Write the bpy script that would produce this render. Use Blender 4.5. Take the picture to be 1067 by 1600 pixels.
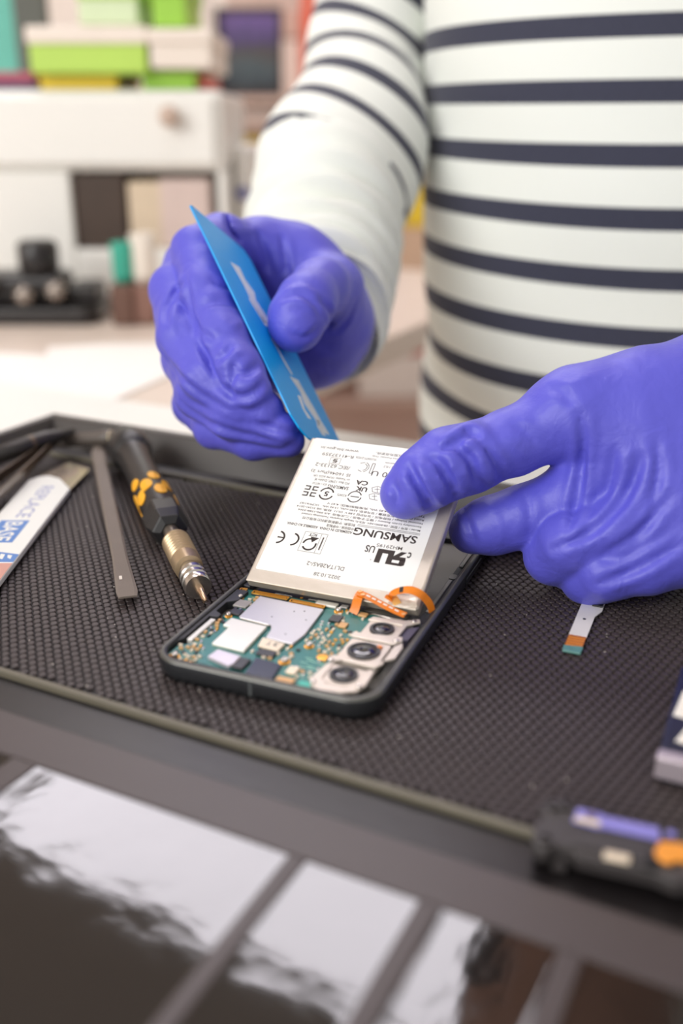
import bpy, math, random
import numpy as np
from mathutils import Matrix, Vector

# ------------------------------------------------------------------ camera, world, light, exposure
SC = bpy.context.scene
COL = SC.collection
for o in list(bpy.data.objects): bpy.data.objects.remove(o)
FPX = 1600 * 35 / 36.0                  # 35 mm lens, 24x36 portrait frame
CX, CY = 533.5, 800.0
PITCH = math.radians(20.964)
CAM_H = 0.15086                         # camera height above the mat (mat surface is z = 0)
CP, SP = math.cos(PITCH), math.sin(PITCH)
CAM = np.array([0.0, 0.0, CAM_H])
cd = bpy.data.cameras.new('camera'); cam = bpy.data.objects.new('camera', cd); COL.objects.link(cam)
cam.location = (0, 0, CAM_H); cam.rotation_euler = (math.pi/2 - PITCH, 0, 0)
cd.sensor_fit = 'VERTICAL'; cd.sensor_height = 36; cd.sensor_width = 24; cd.lens = 35
cd.clip_start = 0.01; cd.clip_end = 50
cd.dof.use_dof = True; cd.dof.focus_distance = 0.346; cd.dof.aperture_fstop = 4.5; cd.dof.aperture_blades = 0
SC.camera = cam
SC.view_settings.view_transform = 'Standard'; SC.view_settings.look = 'None'
SC.view_settings.gamma = 1; SC.view_settings.use_curve_mapping = False
SC.view_settings.exposure = -0.06
wd = bpy.data.worlds.new('world'); SC.world = wd; wd.use_nodes = True
wb = wd.node_tree.nodes['Background']; wb.inputs['Color'].default_value = (1.0, 0.98, 0.955, 1); wb.inputs['Strength'].default_value = 0.60

def area(name, loc, target, sx, sy, power, col=(1, 1, 1)):
    l = bpy.data.lights.new(name, 'AREA'); l.shape = 'RECTANGLE'; l.size = sx; l.size_y = sy; l.energy = power; l.color = col
    o = bpy.data.objects.new(name, l); COL.objects.link(o); o.location = loc
    o.rotation_euler = (Vector(target) - Vector(loc)).to_track_quat('-Z', 'Y').to_euler()
    return o
# soft fill lamp added behind and to the left of the photographer
area('fill_light', (-1.9, -1.5, 1.35), (0.0, 0.4, 0.0), 1.8, 1.5, 70, (1, 0.985, 0.96))

# ------------------------------------------------------------------ helpers
def ray(u, v):
    x = (u - CX) / FPX; y = -(v - CY) / FPX
    return np.array([x, CP + y * SP, -SP + y * CP])
def W(u, v, Z): return CAM + ray(u, v) * Z              # point at depth Z (metres) seen at pixel u, v
def Gd(u, v, z=0.0):                                    # point on the horizontal plane z seen at pixel u, v
    d = ray(u, v); return CAM + d * ((z - CAM_H) / d[2])
def lin(c): 
    return tuple(((x/255)/12.92 if x/255 <= 0.04045 else ((x/255+0.055)/1.055)**2.4) for x in c)

MATS = {}
def mat(name, rgb, rough=0.5, metal=0.0, var=0.06, scale=60.0, bump=0.0, bscale=900.0, spec=0.5, coat=0.0, sheen=0.0, emit=0.0, trans=0.0, alpha=1.0, ior=1.5):
    if name in MATS: return MATS[name]
    m = bpy.data.materials.new(name); m.use_nodes = True; nt = m.node_tree; N = nt.nodes; L = nt.links
    b = N['Principled BSDF']; c = lin(rgb)
    b.inputs['Roughness'].default_value = rough; b.inputs['Metallic'].default_value = metal
    b.inputs['Specular IOR Level'].default_value = spec; b.inputs['Coat Weight'].default_value = coat; b.inputs['Coat Roughness'].default_value = 0.08
    b.inputs['Sheen Weight'].default_value = sheen; b.inputs['IOR'].default_value = ior
    b.inputs['Transmission Weight'].default_value = trans; b.inputs['Alpha'].default_value = alpha
    tc = N.new('ShaderNodeTexCoord')
    if var > 0:
        nz = N.new('ShaderNodeTexNoise'); nz.inputs['Scale'].default_value = scale; nz.inputs['Detail'].default_value = 4
        L.new(tc.outputs['Object'], nz.inputs['Vector'])
        mx = N.new('ShaderNodeMix'); mx.data_type = 'RGBA'
        mx.inputs['A'].default_value = tuple(min(1, x*(1-var)) for x in c) + (1,)
        mx.inputs['B'].default_value = tuple(min(1, x*(1+var)) for x in c) + (1,)
        L.new(nz.outputs['Fac'], mx.inputs['Factor']); L.new(mx.outputs['Result'], b.inputs['Base Color'])
    else: b.inputs['Base Color'].default_value = c + (1,)
    if bump > 0:
        n2 = N.new('ShaderNodeTexNoise'); n2.inputs['Scale'].default_value = bscale; n2.inputs['Detail'].default_value = 3
        L.new(tc.outputs['Object'], n2.inputs['Vector'])
        bp = N.new('ShaderNodeBump'); bp.inputs['Strength'].default_value = bump; bp.inputs['Distance'].default_value = 0.001
        L.new(n2.outputs['Fac'], bp.inputs['Height']); L.new(bp.outputs['Normal'], b.inputs['Normal'])
    if emit > 0:
        b.inputs['Emission Color'].default_value = c + (1,); b.inputs['Emission Strength'].default_value = emit
    MATS[name] = m; return m

def tag(o, label, cat, group=None, kind=None):
    o['label'] = label; o['category'] = cat
    if group: o['group'] = group
    if kind: o['kind'] = kind
    return o
def struct(o): o['kind'] = 'structure'; return o
def frame(o=(0, 0, 0), x=(1, 0, 0), y=(0, 1, 0)):
    x = Vector(x).normalized(); y = Vector(y); y = (y - x * y.dot(x)).normalized(); z = x.cross(y)
    m = Matrix((x, y, z)).transposed().to_4x4(); m.translation = Vector(o); return m
def empty(name, M=None):
    o = bpy.data.objects.new(name, None); o.empty_display_size = 0.01; COL.objects.link(o)
    if M is not None: o.matrix_world = M
    return o

class MB:
    """collects shapes in millimetres; build() links them as one mesh object in metres"""
    def __init__(s): s.v = []; s.f = []; s.uv = None
    def add(s, V, F):
        n = len(s.v); s.v += [tuple(map(float, p)) for p in V]; s.f += [tuple(i + n for i in f) for f in F]; return s
    def box(s, x0, x1, y0, y1, z0, z1):
        return s.add([(x0,y0,z0),(x1,y0,z0),(x1,y1,z0),(x0,y1,z0),(x0,y0,z1),(x1,y0,z1),(x1,y1,z1),(x0,y1,z1)],
                     [(3,2,1,0),(4,5,6,7),(0,1,5,4),(1,2,6,5),(2,3,7,6),(3,0,4,7)])
    def prism(s, poly, z0, z1):
        a = sum(poly[i][0]*poly[(i+1)%len(poly)][1]-poly[(i+1)%len(poly)][0]*poly[i][1] for i in range(len(poly)))
        if a < 0: poly = poly[::-1]
        n = len(poly)
        V = [(x,y,z0) for x,y in poly] + [(x,y,z1) for x,y in poly]
        F = [tuple(range(n))[::-1], tuple(range(n,2*n))] + [(i,(i+1)%n,(i+1)%n+n,i+n) for i in range(n)]
        return s.add(V, F)
    def ring(s, outer, inner, z0, z1):
        n = len(outer)
        V = [(x,y,z) for z in (z0,z1) for p in (outer,inner) for x,y in p]
        F = []
        for i in range(n):
            j = (i+1) % n; o0,i0,o1,i1 = 0,n,2*n,3*n
            F += [(o0+i,o0+j,o1+j,o1+i),(i0+j,i0+i,i1+i,i1+j),(o1+i,o1+j,i1+j,i1+i),(o0+j,o0+i,i0+i,i0+j)]
        return s.add(V, F)
    def lathe(s, prof, c=(0,0,0), axis=(0,0,1), n=24, caps=True):
        """prof: list of (r, h) along the axis"""
        ax = Vector(axis).normalized(); t = Vector((1,0,0)) if abs(ax.x) < .9 else Vector((0,1,0))
        u = ax.cross(t).normalized(); w = ax.cross(u); c = Vector(c); V = []; F = []
        for r, h in prof:
            for k in range(n):
                a = 2*math.pi*k/n; V.append(c + ax*h + (u*math.cos(a) + w*math.sin(a))*r)
        for i in range(len(prof)-1):
            for k in range(n):
                F.append((i*n+k, i*n+(k+1)%n, (i+1)*n+(k+1)%n, (i+1)*n+k))
        if caps: F += [tuple(range(n))[::-1], tuple(range((len(prof)-1)*n, len(prof)*n))]
        return s.add(V, F)
    def strip(s, path, width, th):
        """flat ribbon following a path of (x,y,z, nx,ny,nz) with a width direction"""
        P = [Vector(p) for p in path]; V = []; F = []
        for i, p in enumerate(P):
            t = (P[min(i+1,len(P)-1)] - P[max(i-1,0)]).normalized(); wv = Vector(width)
            wl = wv.length; wv = (wv - t*wv.dot(t)).normalized()*wl; nn = t.cross(wv).normalized()*th
            V += [p-wv/2, p+wv/2, p+wv/2+nn, p-wv/2+nn]
        for i in range(len(P)-1):
            for k in range(4): F.append((i*4+k, i*4+(k+1)%4, i*4+4+(k+1)%4, i*4+4+k))
        F += [(3,2,1,0), tuple(range(len(P)*4-4, len(P)*4))]
        return s.add(V, F)
    def tube(s, path, r, n=10):
        P = [Vector(p) for p in path]; V = []; F = []; u = None
        for i, p in enumerate(P):
            t = (P[min(i+1,len(P)-1)] - P[max(i-1,0)]).normalized()
            if u is None: u = t.orthogonal().normalized()
            u = (u - t*u.dot(t)).normalized(); w = t.cross(u); rr = r[i] if isinstance(r,(list,tuple)) else r
            for k in range(n): a = 2*math.pi*k/n; V.append(p + (u*math.cos(a)+w*math.sin(a))*rr)
        for i in range(len(P)-1):
            for k in range(n): F.append((i*n+k, i*n+(k+1)%n, (i+1)*n+(k+1)%n, (i+1)*n+k))
        F += [tuple(range(n))[::-1], tuple(range((len(P)-1)*n, len(P)*n))]
        return s.add(V, F)
    def mesh(s, name, smooth=False):
        me = bpy.data.meshes.new(name); me.from_pydata([(x*.001,y*.001,z*.001) for x,y,z in s.v], [], s.f); me.update()
        if smooth: me.shade_smooth()
        return me
    def build(s, name, m, parent=None, bevel=0, seg=2, smooth=False, M=None):
        me = s.mesh(name, smooth); me.materials.append(m)
        return link(name, me, parent, bevel, seg, M)
def link(name, me, parent=None, bevel=0, seg=2, M=None):
    o = bpy.data.objects.new(name, me); COL.objects.link(o)
    if parent is not None: o.parent = parent
    if M is not None: o.matrix_local = M
    if bevel:
        b = o.modifiers.new('bevel', 'BEVEL'); b.width = bevel*.001; b.segments = seg; b.limit_method = 'ANGLE'; b.angle_limit = 0.6
        b.harden_normals = False
    return o
def rrect(x0, x1, y0, y1, r, n=6):
    P = []
    for cx, cy, a0 in ((x1-r,y1-r,0),(x0+r,y1-r,90),(x0+r,y0+r,180),(x1-r,y0+r,270)):
        for k in range(n+1): a = math.radians(a0 + 90*k/n); P.append((cx+r*math.cos(a), cy+r*math.sin(a)))
    return P
def arc(cx, cy, r0, r1, a0, a1, n=16):
    A = [math.radians(a0+(a1-a0)*k/n) for k in range(n+1)]
    return [(cx+r1*math.cos(a), cy+r1*math.sin(a)) for a in A] + [(cx+r0*math.cos(a), cy+r0*math.sin(a)) for a in A[::-1]]
_bf = {}
def text_mesh(name, body, x0, x1, y0, y1, z, m, parent, bold=0.0, th=0.03):
    """lettering filled into the rectangle x0..x1 (reading direction), y0..y1 (baseline to top), in mm"""
    cu = bpy.data.curves.new('t', 'FONT'); cu.body = body; cu.size = 1; cu.offset = bold; cu.extrude = 0; cu.resolution_u = 3
    o = bpy.data.objects.new('t', cu); COL.objects.link(o)
    dg = bpy.context.evaluated_depsgraph_get(); me = bpy.data.meshes.new_from_object(o.evaluated_get(dg))
    bpy.data.objects.remove(o); bpy.data.curves.remove(cu)
    n = len(me.vertices); co = np.empty(n*3); me.vertices.foreach_get('co', co); co = co.reshape(-1,3)
    mn, mx = co.min(0), co.max(0); s = np.maximum(mx-mn, 1e-6)
    u = (co[:,0]-mn[0])/s[0]; v = (co[:,1]-mn[1])/s[1]
    co[:,0] = (x0+u*(x1-x0))*.001; co[:,1] = (y0+v*(y1-y0))*.001; co[:,2] = z*.001
    me.vertices.foreach_set('co', co.ravel()); me.update(); me.name = name; me.materials.clear(); me.materials.append(m)
    if (x1-x0)*(y1-y0) < 0: me.flip_normals()
    return link(name, me, parent)

# ---------------- signed distance modelling (hands, body): round cones, smooth unions, surface nets
def rc(P, a, b, ra, rb):
    ba = [b[i]-a[i] for i in range(3)]; L2 = sum(x*x for x in ba) + 1e-12
    px, py, pz = P[0]-a[0], P[1]-a[1], P[2]-a[2]
    h = np.clip((px*ba[0]+py*ba[1]+pz*ba[2])/L2, 0, 1)
    return np.sqrt((px-h*ba[0])**2+(py-h*ba[1])**2+(pz-h*ba[2])**2) - (ra+(rb-ra)*h)
def smin(a, b, k):
    h = np.maximum(k-np.abs(a-b), 0)/k; return np.minimum(a, b)-h*h*k*.25
def smax(a, b, k): return -smin(-a, -b, k)
def surface_nets(D, org, h):
    S = D < 0
    nx, ny, nz = D.shape
    c = [S[i:nx-1+i, j:ny-1+j, k:nz-1+k] for i in (0,1) for j in (0,1) for k in (0,1)]
    any_ = c[0].copy(); all_ = c[0].copy()
    for q in c[1:]: any_ |= q; all_ &= q
    act = any_ & ~all_
    idx = np.argwhere(act); ids = -np.ones(act.shape, np.int64); ids[act] = np.arange(len(idx))
    off = np.array([(i,j,k) for i in (0,1) for j in (0,1) for k in (0,1)])
    val = np.stack([D[idx[:,0]+o[0], idx[:,1]+o[1], idx[:,2]+o[2]] for o in off], 1)
    acc = np.zeros((len(idx),3)); cnt = np.zeros(len(idx))
    for a in range(8):
        for b in range(a+1, 8):
            if np.abs(off[a]-off[b]).sum() != 1: continue
            va, vb = val[:,a], val[:,b]; m = (va < 0) != (vb < 0)
            t = np.where(m, va/np.where(m, va-vb, 1), 0)
            acc += m[:,None]*(off[a]+t[:,None]*(off[b]-off[a])); cnt += m
    V = (idx + acc/cnt[:,None])*h + org
    F = []
    for ax in range(3):
        sl0 = [slice(None)]*3; sl1 = [slice(None)]*3; sl0[ax] = slice(0,-1); sl1[ax] = slice(1,None)
        ch = S[tuple(sl0)] != S[tuple(sl1)]
        e = np.argwhere(ch); o1, o2 = [(1,2),(2,0),(0,1)][ax]
        ok = (e[:,o1] > 0) & (e[:,o2] > 0) & (e[:,o1] < D.shape[o1]-1) & (e[:,o2] < D.shape[o2]-1); e = e[ok]
        def cell(d1, d2):
            q = e.copy(); q[:,o1] += d1; q[:,o2] += d2; return ids[q[:,0], q[:,1], q[:,2]]
        quad = np.stack([cell(-1,-1), cell(0,-1), cell(0,0), cell(-1,0)], 1)
        ins = S[e[:,0], e[:,1], e[:,2]]
        quad[~ins] = quad[~ins][:, ::-1]
        F.append(quad)
    return V, np.concatenate(F)
def relax(V, F, it=2, lam=.5):
    n = len(V); a = F.ravel(); b = np.roll(F, -1, 1).ravel(); i = np.concatenate([a,b]); j = np.concatenate([b,a])
    deg = np.bincount(i, minlength=n)[:,None]
    for _ in range(it):
        s = np.stack([np.bincount(i, V[j,k], minlength=n) for k in range(3)], 1)
        V = V + lam*(s/np.maximum(deg,1) - V)
    return V
def sdf_object(name, field, lo, hi, h, m, parent=None, post=None, it=2):
    lo = np.array(lo); n = np.ceil((np.array(hi)-lo)/h).astype(int)+1
    ax = [(lo[i]+np.arange(n[i])*h).astype(np.float32) for i in range(3)]
    P = (ax[0][:,None,None], ax[1][None,:,None], ax[2][None,None,:])
    D = field(P)
    if post: D = post(D, ax)
    V, F = surface_nets(D, lo, h); V = relax(V, F, it)
    me = bpy.data.meshes.new(name); me.from_pydata(V.tolist(), [], F.tolist()); me.update(); me.shade_smooth()
    me.materials.append(m)
    return link(name, me, parent)
# ------------------------------------------------------------------ room
FLOOR = -0.77
def mm(p): return [float(x)*1000 for x in p]
m_wall = mat('wall_paint', (236,226,214), .85, var=.03, scale=3)
m_ceil = mat('ceiling_paint', (226,222,216), .9, var=.02, scale=2)
m_floor = mat('floor_vinyl', (196,176,160), .5, var=.12, scale=8)
struct(MB().box(-2600,2600,-1600,3600,FLOOR*1000-40,FLOOR*1000).build('floor', m_floor))
struct(MB().box(-2600,2600,3500,3600,FLOOR*1000,1760).build('wall_back', m_wall))
struct(MB().box(-2700,-2600,-200,3600,FLOOR*1000,1760).build('wall_left', m_wall))
struct(MB().box(-2600,2600,-200,3600,1752,1800).build('ceiling', m_ceil))
struct(MB().box(-2600,2600,3485,3500,FLOOR*1000,FLOOR*1000+90).build('baseboard_back', mat('skirting', (240,236,230), .5)))

# LED ceiling panel, the one mirrored in the glossy tray pockets
def ceiling_light(cx, cy, ang, w, d, power, label):
    a = math.radians(ang); M = frame((cx,cy,1.752), (math.cos(a),math.sin(a),0), (-math.sin(a),math.cos(a),0))
    t = empty('ceiling_light', M); w *= 500; d *= 500
    MB().ring(rrect(-w-25,w+25,-d-25,d+25,8), rrect(-w,w,-d,d,4), -28, 0).build('light_frame', mat('light_frame', (225,225,225), .4), t)
    MB().box(-w,w,-d,d,-16,-8).build('diffuser', mat('led_diffuser', (252,247,255), .5, var=0, emit=power), t)
    tag(t, label, 'ceiling light')
ceiling_light(-0.42, 0.86, -31.4, 1.20, 0.30, 8.0, 'short white LED ceiling panel added unseen above the workbench for top light')  # extra panel added out of view to strengthen the light from above
ceiling_light(-0.245, 2.29, -31.4, 1.46, 0.70, 9.4, 'long white LED ceiling panel mirrored in the glossy tray pockets')

# ------------------------------------------------------------------ workbench (runs parallel to the tray)
TX = (.8926,-.4507,0); TY = (.4507,.8926,0)
TO = Gd(0,1047,0)
FT = frame(TO, TX, TY)                       # tray frame: x along the front ridge, y away from the viewer
def troot(name, z=0.0):
    M = FT.copy(); M.translation = FT.translation + Vector((0,0,z)); return empty(name, M)
m_white = mat('bench_laminate', (240,238,232), .35, var=.02, scale=9)
wbn = troot('workbench')
MB().box(-330,900,-420,318,-38,-14).build('table_top', m_white, wbn, bevel=3)
for x in (-300,860):
    for y in (-380,280): MB().box(x-22,x+22,y-22,y+22,FLOOR*1000,-38).build('leg', mat('bench_steel', (120,120,122), .4, .6), wbn, bevel=2)
tag(wbn, 'white workbench carrying the black repair tray', 'workbench')

# ------------------------------------------------------------------ black repair tray with textured mat
m_tray = mat('tray_plastic', (70,61,61), .42, var=.06, scale=40, bump=.05, bscale=2500)
m_gloss = mat('tray_pocket_gloss', (26,23,22), .055, var=.05, scale=30, spec=.85, bump=.22, bscale=52)
m_mat = mat('mat_rubber', (62,53,53), .5, var=.10, scale=90, bump=.12, bscale=4200)
m_ridge = mat('ridge_plastic', (104,98,84), .45, var=.1, scale=60)
tray = troot('repair_tray')
tag(tray, 'black plastic repair tray with textured mat and glossy pockets', 'tray')
X0, X1 = -156, 330
PK = [(-42,35,-30.8),(43,117,-31),(121.6,148.5,-31.5),(153.6,178.4,-32),(183.4,235,-33),(240,322,-33)]   # pockets: x0, x1, far edge
PYB = -112
base = MB().box(X0,X1,-122,200,-14,-4.2)
base.build('tray_base', m_tray, tray)
MB().box(X0,X1,.8,171,-4.2,-.9).build('mat_base', mat('mat_groove', (30,26,26), .6, var=.1, scale=70), tray)
# dividers and band between the pockets, with sloped walls
bd = MB()
def slab(x0,x1,y0,y1,zt=-.4,zb=-4.2): bd.box(x0,x1,y0,y1,zb,zt)
slab(X0,X1,-31,-15.5)
xs = [X0]+[q for p in PK for q in p[:2]]+[X1]
for i in range(0,len(xs),2): slab(xs[i],xs[i+1],PYB,-31)
slab(X0,X1,-122,PYB)
bd.build('tray_band', m_tray, tray, bevel=.5, seg=2)
# the shallow gutter between ridge and band
MB().add([(X0,-1,-1.3),(X1,-1,-1.3),(X1,-15.5,-.9),(X0,-15.5,-.9),(X0,-1,-4.2),(X1,-1,-4.2),(X1,-15.5,-4.2),(X0,-15.5,-4.2)],
         [(3,2,1,0),(4,5,6,7),(0,1,5,4),(2,3,7,6),(1,2,6,5),(3,0,4,7)]).build('tray_gutter', mat('gutter_plastic', (26,23,24), .30, var=.1, scale=30, spec=.35, bump=.04, bscale=160), tray)
MB().box(X0,X1,-1.1,.9,-4.2,.9).build('tray_ridge', m_ridge, tray, bevel=.6)
MB().box(X0,X1,170,172.5,-4.2,1.2).build('tray_ridge', m_ridge, tray, bevel=.6)
for x0,x1,yf in PK:                                    # glossy pocket floors, slightly dished towards the walls
    g = MB(); nx, ny = 30, 34; V = []; F = []
    for j in range(ny+1):
        for i in range(nx+1):
            x = x0+(x1-x0)*i/nx; y = PYB+(-31-PYB)*j/ny
            e = min(x-x0, x1-x, y-PYB, -31-y); z = -.95+.06*max(0,1-e/1.2)**2
            V.append((x,y,z))
    for j in range(ny):
        for i in range(nx): k = j*(nx+1)+i; F.append((k,k+1,k+nx+2,k+nx+1))
    g.add(V,F).build('tray_pocket', m_gloss, tray, smooth=True)
# rear and left walls with a rolled rim
m_rim = mat('rim_plastic', (66,60,57), .4, var=.08, scale=30)
MB().box(X0,X1,172.5,184,-4.2,-1).build('rear_shelf', mat('rear_shelf_black', (24,22,22), .4), tray)
MB().add([(X0,184,-4.2),(X1,184,-4.2),(X1,199,-4.2),(X0,199,-4.2),(X0,194,12),(X1,194,12),(X1,199,12),(X0,199,12)],
         [(3,2,1,0),(4,5,6,7),(0,1,5,4),(1,2,6,5),(2,3,7,6),(3,0,4,7)]).build('rear_wall', m_rim, tray, bevel=1.2)
MB().add([(X0,-122,-4.2),(X0+12,-122,-4.2),(X0+12,199,-4.2),(X0,199,-4.2),(X0,-122,12),(X0+4,-122,12),(X0+4,199,12),(X0,199,12)],
         [(3,2,1,0),(4,5,6,7),(0,1,5,4),(1,2,6,5),(2,3,7,6),(3,0,4,7)]).build('side_wall', m_rim, tray, bevel=1.2)
# mat relief: staggered rubber pads running at 45 degrees to the tray
def mat_pads():
    PX, PYp = 2.55, 3.3; V = []; F = []
    ca, sa = math.cos(math.radians(45+.0)), math.sin(math.radians(45))
    prof = [(1.0,.0),(0.97,.62),(0.80,.9)]
    R = 330
    nb = 0
    for i in range(-int(R/PX), int(R/PX)):
        for j in range(-int(R/PYp), int(R/PYp)):
            a = i*PX; b = (j+.5*(i%2))*PYp
            x = 87+ca*a-sa*b; y = 85+sa*a+ca*b
            if not (X0+13 < x < 300 and 2.6 < y < 168.5): continue
            n0 = len(V); hx, hy = PX/2-.16, PYp/2-.24
            for s,z in prof:
                for dx,dy in ((-1,-.72),(-.45,-1),(.45,-1),(1,-.72),(1,.72),(.45,1),(-.45,1),(-1,.72)):
                    p, q = dx*hx*s, dy*hy*s
                    V.append((x+ca*p-sa*q, y+sa*p+ca*q, z-.9))
            for r in range(2):
                for k in range(8): F.append((n0+r*8+k, n0+r*8+(k+1)%8, n0+r*8+8+(k+1)%8, n0+r*8+8+k))
            F.append(tuple(n0+16+k for k in range(8)))
    return MB().add(V,F)
mp = mat_pads().build('mat_pads', m_mat, tray); mp['kind'] = 'stuff'
# dust specks lying on the mat
rnd = random.Random(4)
dm = MB()
for k in range(170):
    x, y = rnd.uniform(-120,290), rnd.uniform(4,166); r = rnd.choice([.10,.14,.18,.24,.30])
    dm.lathe([(r*.4,0),(r,r*.5),(r*.4,r)], (x,y,0), n=5)
ds = dm.build('dust', mat('dust', (225,215,205), .6, var=0)); ds.matrix_world = FT.copy()
tag(ds, 'pale dust specks scattered over the black mat', 'dust', kind='stuff')

# ------------------------------------------------------------------ background: side table, cabinet, boxes, rack
def tablebox(name, x0,x1,y0,y1,z0,z1,m,label,cat,bevel=2,group=None):
    return tag(MB().box(x0*1000,x1*1000,y0*1000,y1*1000,z0*1000,z1*1000).build(name,m,bevel=bevel), label, cat, group)
TZ = -0.020                                             # height of the second table
st = troot('side_table', FLOOR)
MB().box(-1100,-150,326,1050,(TZ-FLOOR)*1000-26,(TZ-FLOOR)*1000).build('table_top', mat('cream_laminate', (224,208,194), .35, var=.03, scale=6), st, bevel=3)
for x in (-1060,-190):
    for y in (370,1010): MB().box(x-20,x+20,y-20,y+20,0,(TZ-FLOOR)*1000-26).build('leg', MATS['bench_steel'], st, bevel=2)
tag(st, 'cream side table behind the workbench', 'table')

def PB(u, v, Y):                                        # world point on the vertical plane at distance Y
    d = ray(u, v); return CAM + d*(Y/d[1])
def block(u0, v0, u1, v1, Y, depth, m, name, label, cat, parent=None, bevel=2, zbase=None):
    a = PB(u0, v1, Y); b = PB(u1, v0, Y)
    z0 = a[2] if zbase is None else zbase
    o = MB().box(a[0]*1000,b[0]*1000,Y*1000,(Y+depth)*1000,z0*1000,b[2]*1000).build(name, m, parent, bevel=bevel)
    if label: tag(o, label, cat)
    return o
# white bench cabinet with an open lower bay
YC = 1.05; a = PB(345,140,YC); b = PB(-150,140,YC); cx0, cx1, cz1 = b[0]*1000, a[0]*1000, a[2]*1000
cab = empty('white_cabinet', Matrix.Translation((0,0,TZ)))
m_cab = mat('cabinet_white', (242,240,234), .4, var=.015, scale=8)
zt = cz1-TZ*1000; zs = PB(0,268,YC)[2]*1000-TZ*1000; xs0 = PB(108,300,YC)[0]*1000
Y0, Y1 = YC*1000, YC*1000+240
MB().box(cx0,cx1,Y0+6,Y1,zs,zt).build('cabinet_body', m_cab, cab, bevel=6, seg=3)
MB().box(cx0,xs0,Y0+4,Y1,0,zs).build('cabinet_side', m_cab, cab, bevel=3)
zfl = PB(0,390,YC)[2]*1000-TZ*1000
MB().box(xs0,cx1-8,Y0+4,Y1-8,0,zfl).build('bay_floor', m_cab, cab, bevel=3)
BAY = TZ+zfl*.001+.001
MB().box(xs0,cx1-8,Y0+150,Y0+158,zfl,zs).build('cabinet_back', mat('cabinet_inside', (226,208,194), .6), cab)
MB().box(cx1-8,cx1,Y0+6,Y1,0,zs).build('cabinet_side', m_cab, cab, bevel=2)
MB().box(cx0+8,cx1-8,Y0,Y0+6,zs+6,zt-6).build('cabinet_door', m_cab, cab, bevel=3)
kn = PB(267,182,YC); MB().lathe([(6,0),(7,6),(10,12),(9,16)], (kn[0]*1000,Y0,kn[2]*1000-TZ*1000), (0,-1,0), 20).build('knob', mat('knob_beige', (200,176,160), .5), cab, smooth=True)
tag(cab, 'white cabinet with beige knob and open lower bay', 'cabinet')
def onz(u, v, Y): return PB(u,v,Y)[2]
# things in the open bay
block(116,272,192,386,YC+.012,.10, mat('dark_box', (70,54,44), .5, var=.3, scale=25), 'dark_box', 'dark brown box in the open cabinet bay', 'box', zbase=BAY)
block(206,284,250,392,YC+.012,.10, mat('tan_box', (220,200,174), .6, var=.2, scale=25), 'tan_box', 'narrow tan box beside the dark brown box in the bay', 'box', zbase=BAY)
block(254,280,326,392,YC+.012,.10, mat('mauve_box', (222,200,192), .6, var=.15, scale=25), 'mauve_box', 'mauve grey box in the cabinet bay, right of the tan box', 'box', zbase=BAY)
# rounded white appliance to the right of the cabinet with a blue button
ap = empty('white_appliance', Matrix.Translation((0,0,TZ)))
a0 = PB(318,225,1.12); a1 = PB(392,225,1.12); h = a0[2]*1000-TZ*1000
MB().box(cx1+2,a1[0]*1000,1120,1290,0,h).build('appliance_body', m_cab, ap, bevel=16, seg=4)
q = PB(338,302,1.12); xq = max(q[0]*1000, cx1+12)
MB().lathe([(7,0),(7,3),(5,4)], (xq,1120,q[2]*1000-TZ*1000), (0,-1,0), 16).build('button', mat('button_blue', (120,124,176), .4), ap)
tag(ap, 'rounded white appliance with blue button beside the cabinet', 'appliance')
# boxes and bins on the cabinet top
ZT = cz1*.001+.001
m_green = mat('lime_plastic', (186,222,96), .4, var=.06, scale=20); m_green2 = mat('bright_green', (158,210,72), .4, var=.06, scale=20)
m_yel = mat('yellow_plastic', (244,210,60), .4, var=.04, scale=20); m_cream = mat('cream_card', (240,228,216), .6, var=.04, scale=20)
def bin_(u0,v0,u1,v1,Y,dep,m,label,name='parts_bin'):
    """open-front stacking bin standing on the cabinet"""
    a = PB(u0,v1,Y); b = PB(u1,v0,Y); t = empty(name, Matrix.Translation((a[0],Y,ZT)))
    w = (b[0]-a[0])*1000; hh = max((b[2]-ZT)*1000,10); d = dep*1000
    MB().box(0,w,0,d,0,2).build('bottom', m, t)
    MB().box(0,2.5,0,d,2,hh).build('side_panel', m, t, bevel=.6); MB().box(w-2.5,w,0,d,2,hh).build('side_panel', m, t, bevel=.6)
    MB().box(2.5,w-2.5,0,2.5,2,hh*.92).build('front_panel', m, t, bevel=.6); MB().box(2.5,w-2.5,d-2.5,d,2,hh).build('back_panel', m, t, bevel=.6)
    tag(t, label, 'bin'); return t
bin_(64,116,181,141,YC+.02,.13, m_yel, 'yellow plastic bin on the white cabinet')
bin_(224,108,304,141,YC+.02,.12, m_green2, 'small green bin on the cabinet beside the yellow bin')
zb = ZT + (PB(64,116,YC+.02)[2]-ZT) + .001
def flatbox(name,u0,v0,u1,v1,Y,dep,m,mlid,label):
    """lidded storage box"""
    a = PB(u0,v1,Y); b = PB(u1,v0,Y); t = empty(name, Matrix.Translation((a[0],Y,a[2])))
    w = (b[0]-a[0])*1000; hh = (b[2]-a[2])*1000; d = dep*1000
    MB().box(2,w-2,2,d-2,0,hh*.62).build('box_body', m, t, bevel=2)
    MB().box(0,w,0,d,hh*.62,hh).build('lid', mlid, t, bevel=2.5)
    tag(t, label, 'box'); return t
flatbox('storage_box',44,40,228,114.6,YC+.0,.16, m_green, m_cream, 'lime green storage box with cream lid above the yellow bin')
flatbox('carton',232,44,331,106.6,YC+.0,.15, m_cream, m_cream, 'cream carton with folded lid above the small green bin')
flatbox('storage_box',120,-30,214,38.6,YC+.02,.14, mat('mint_plastic', (214,230,190), .5), m_green, 'mint storage box with green lid on the lime box')
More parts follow.
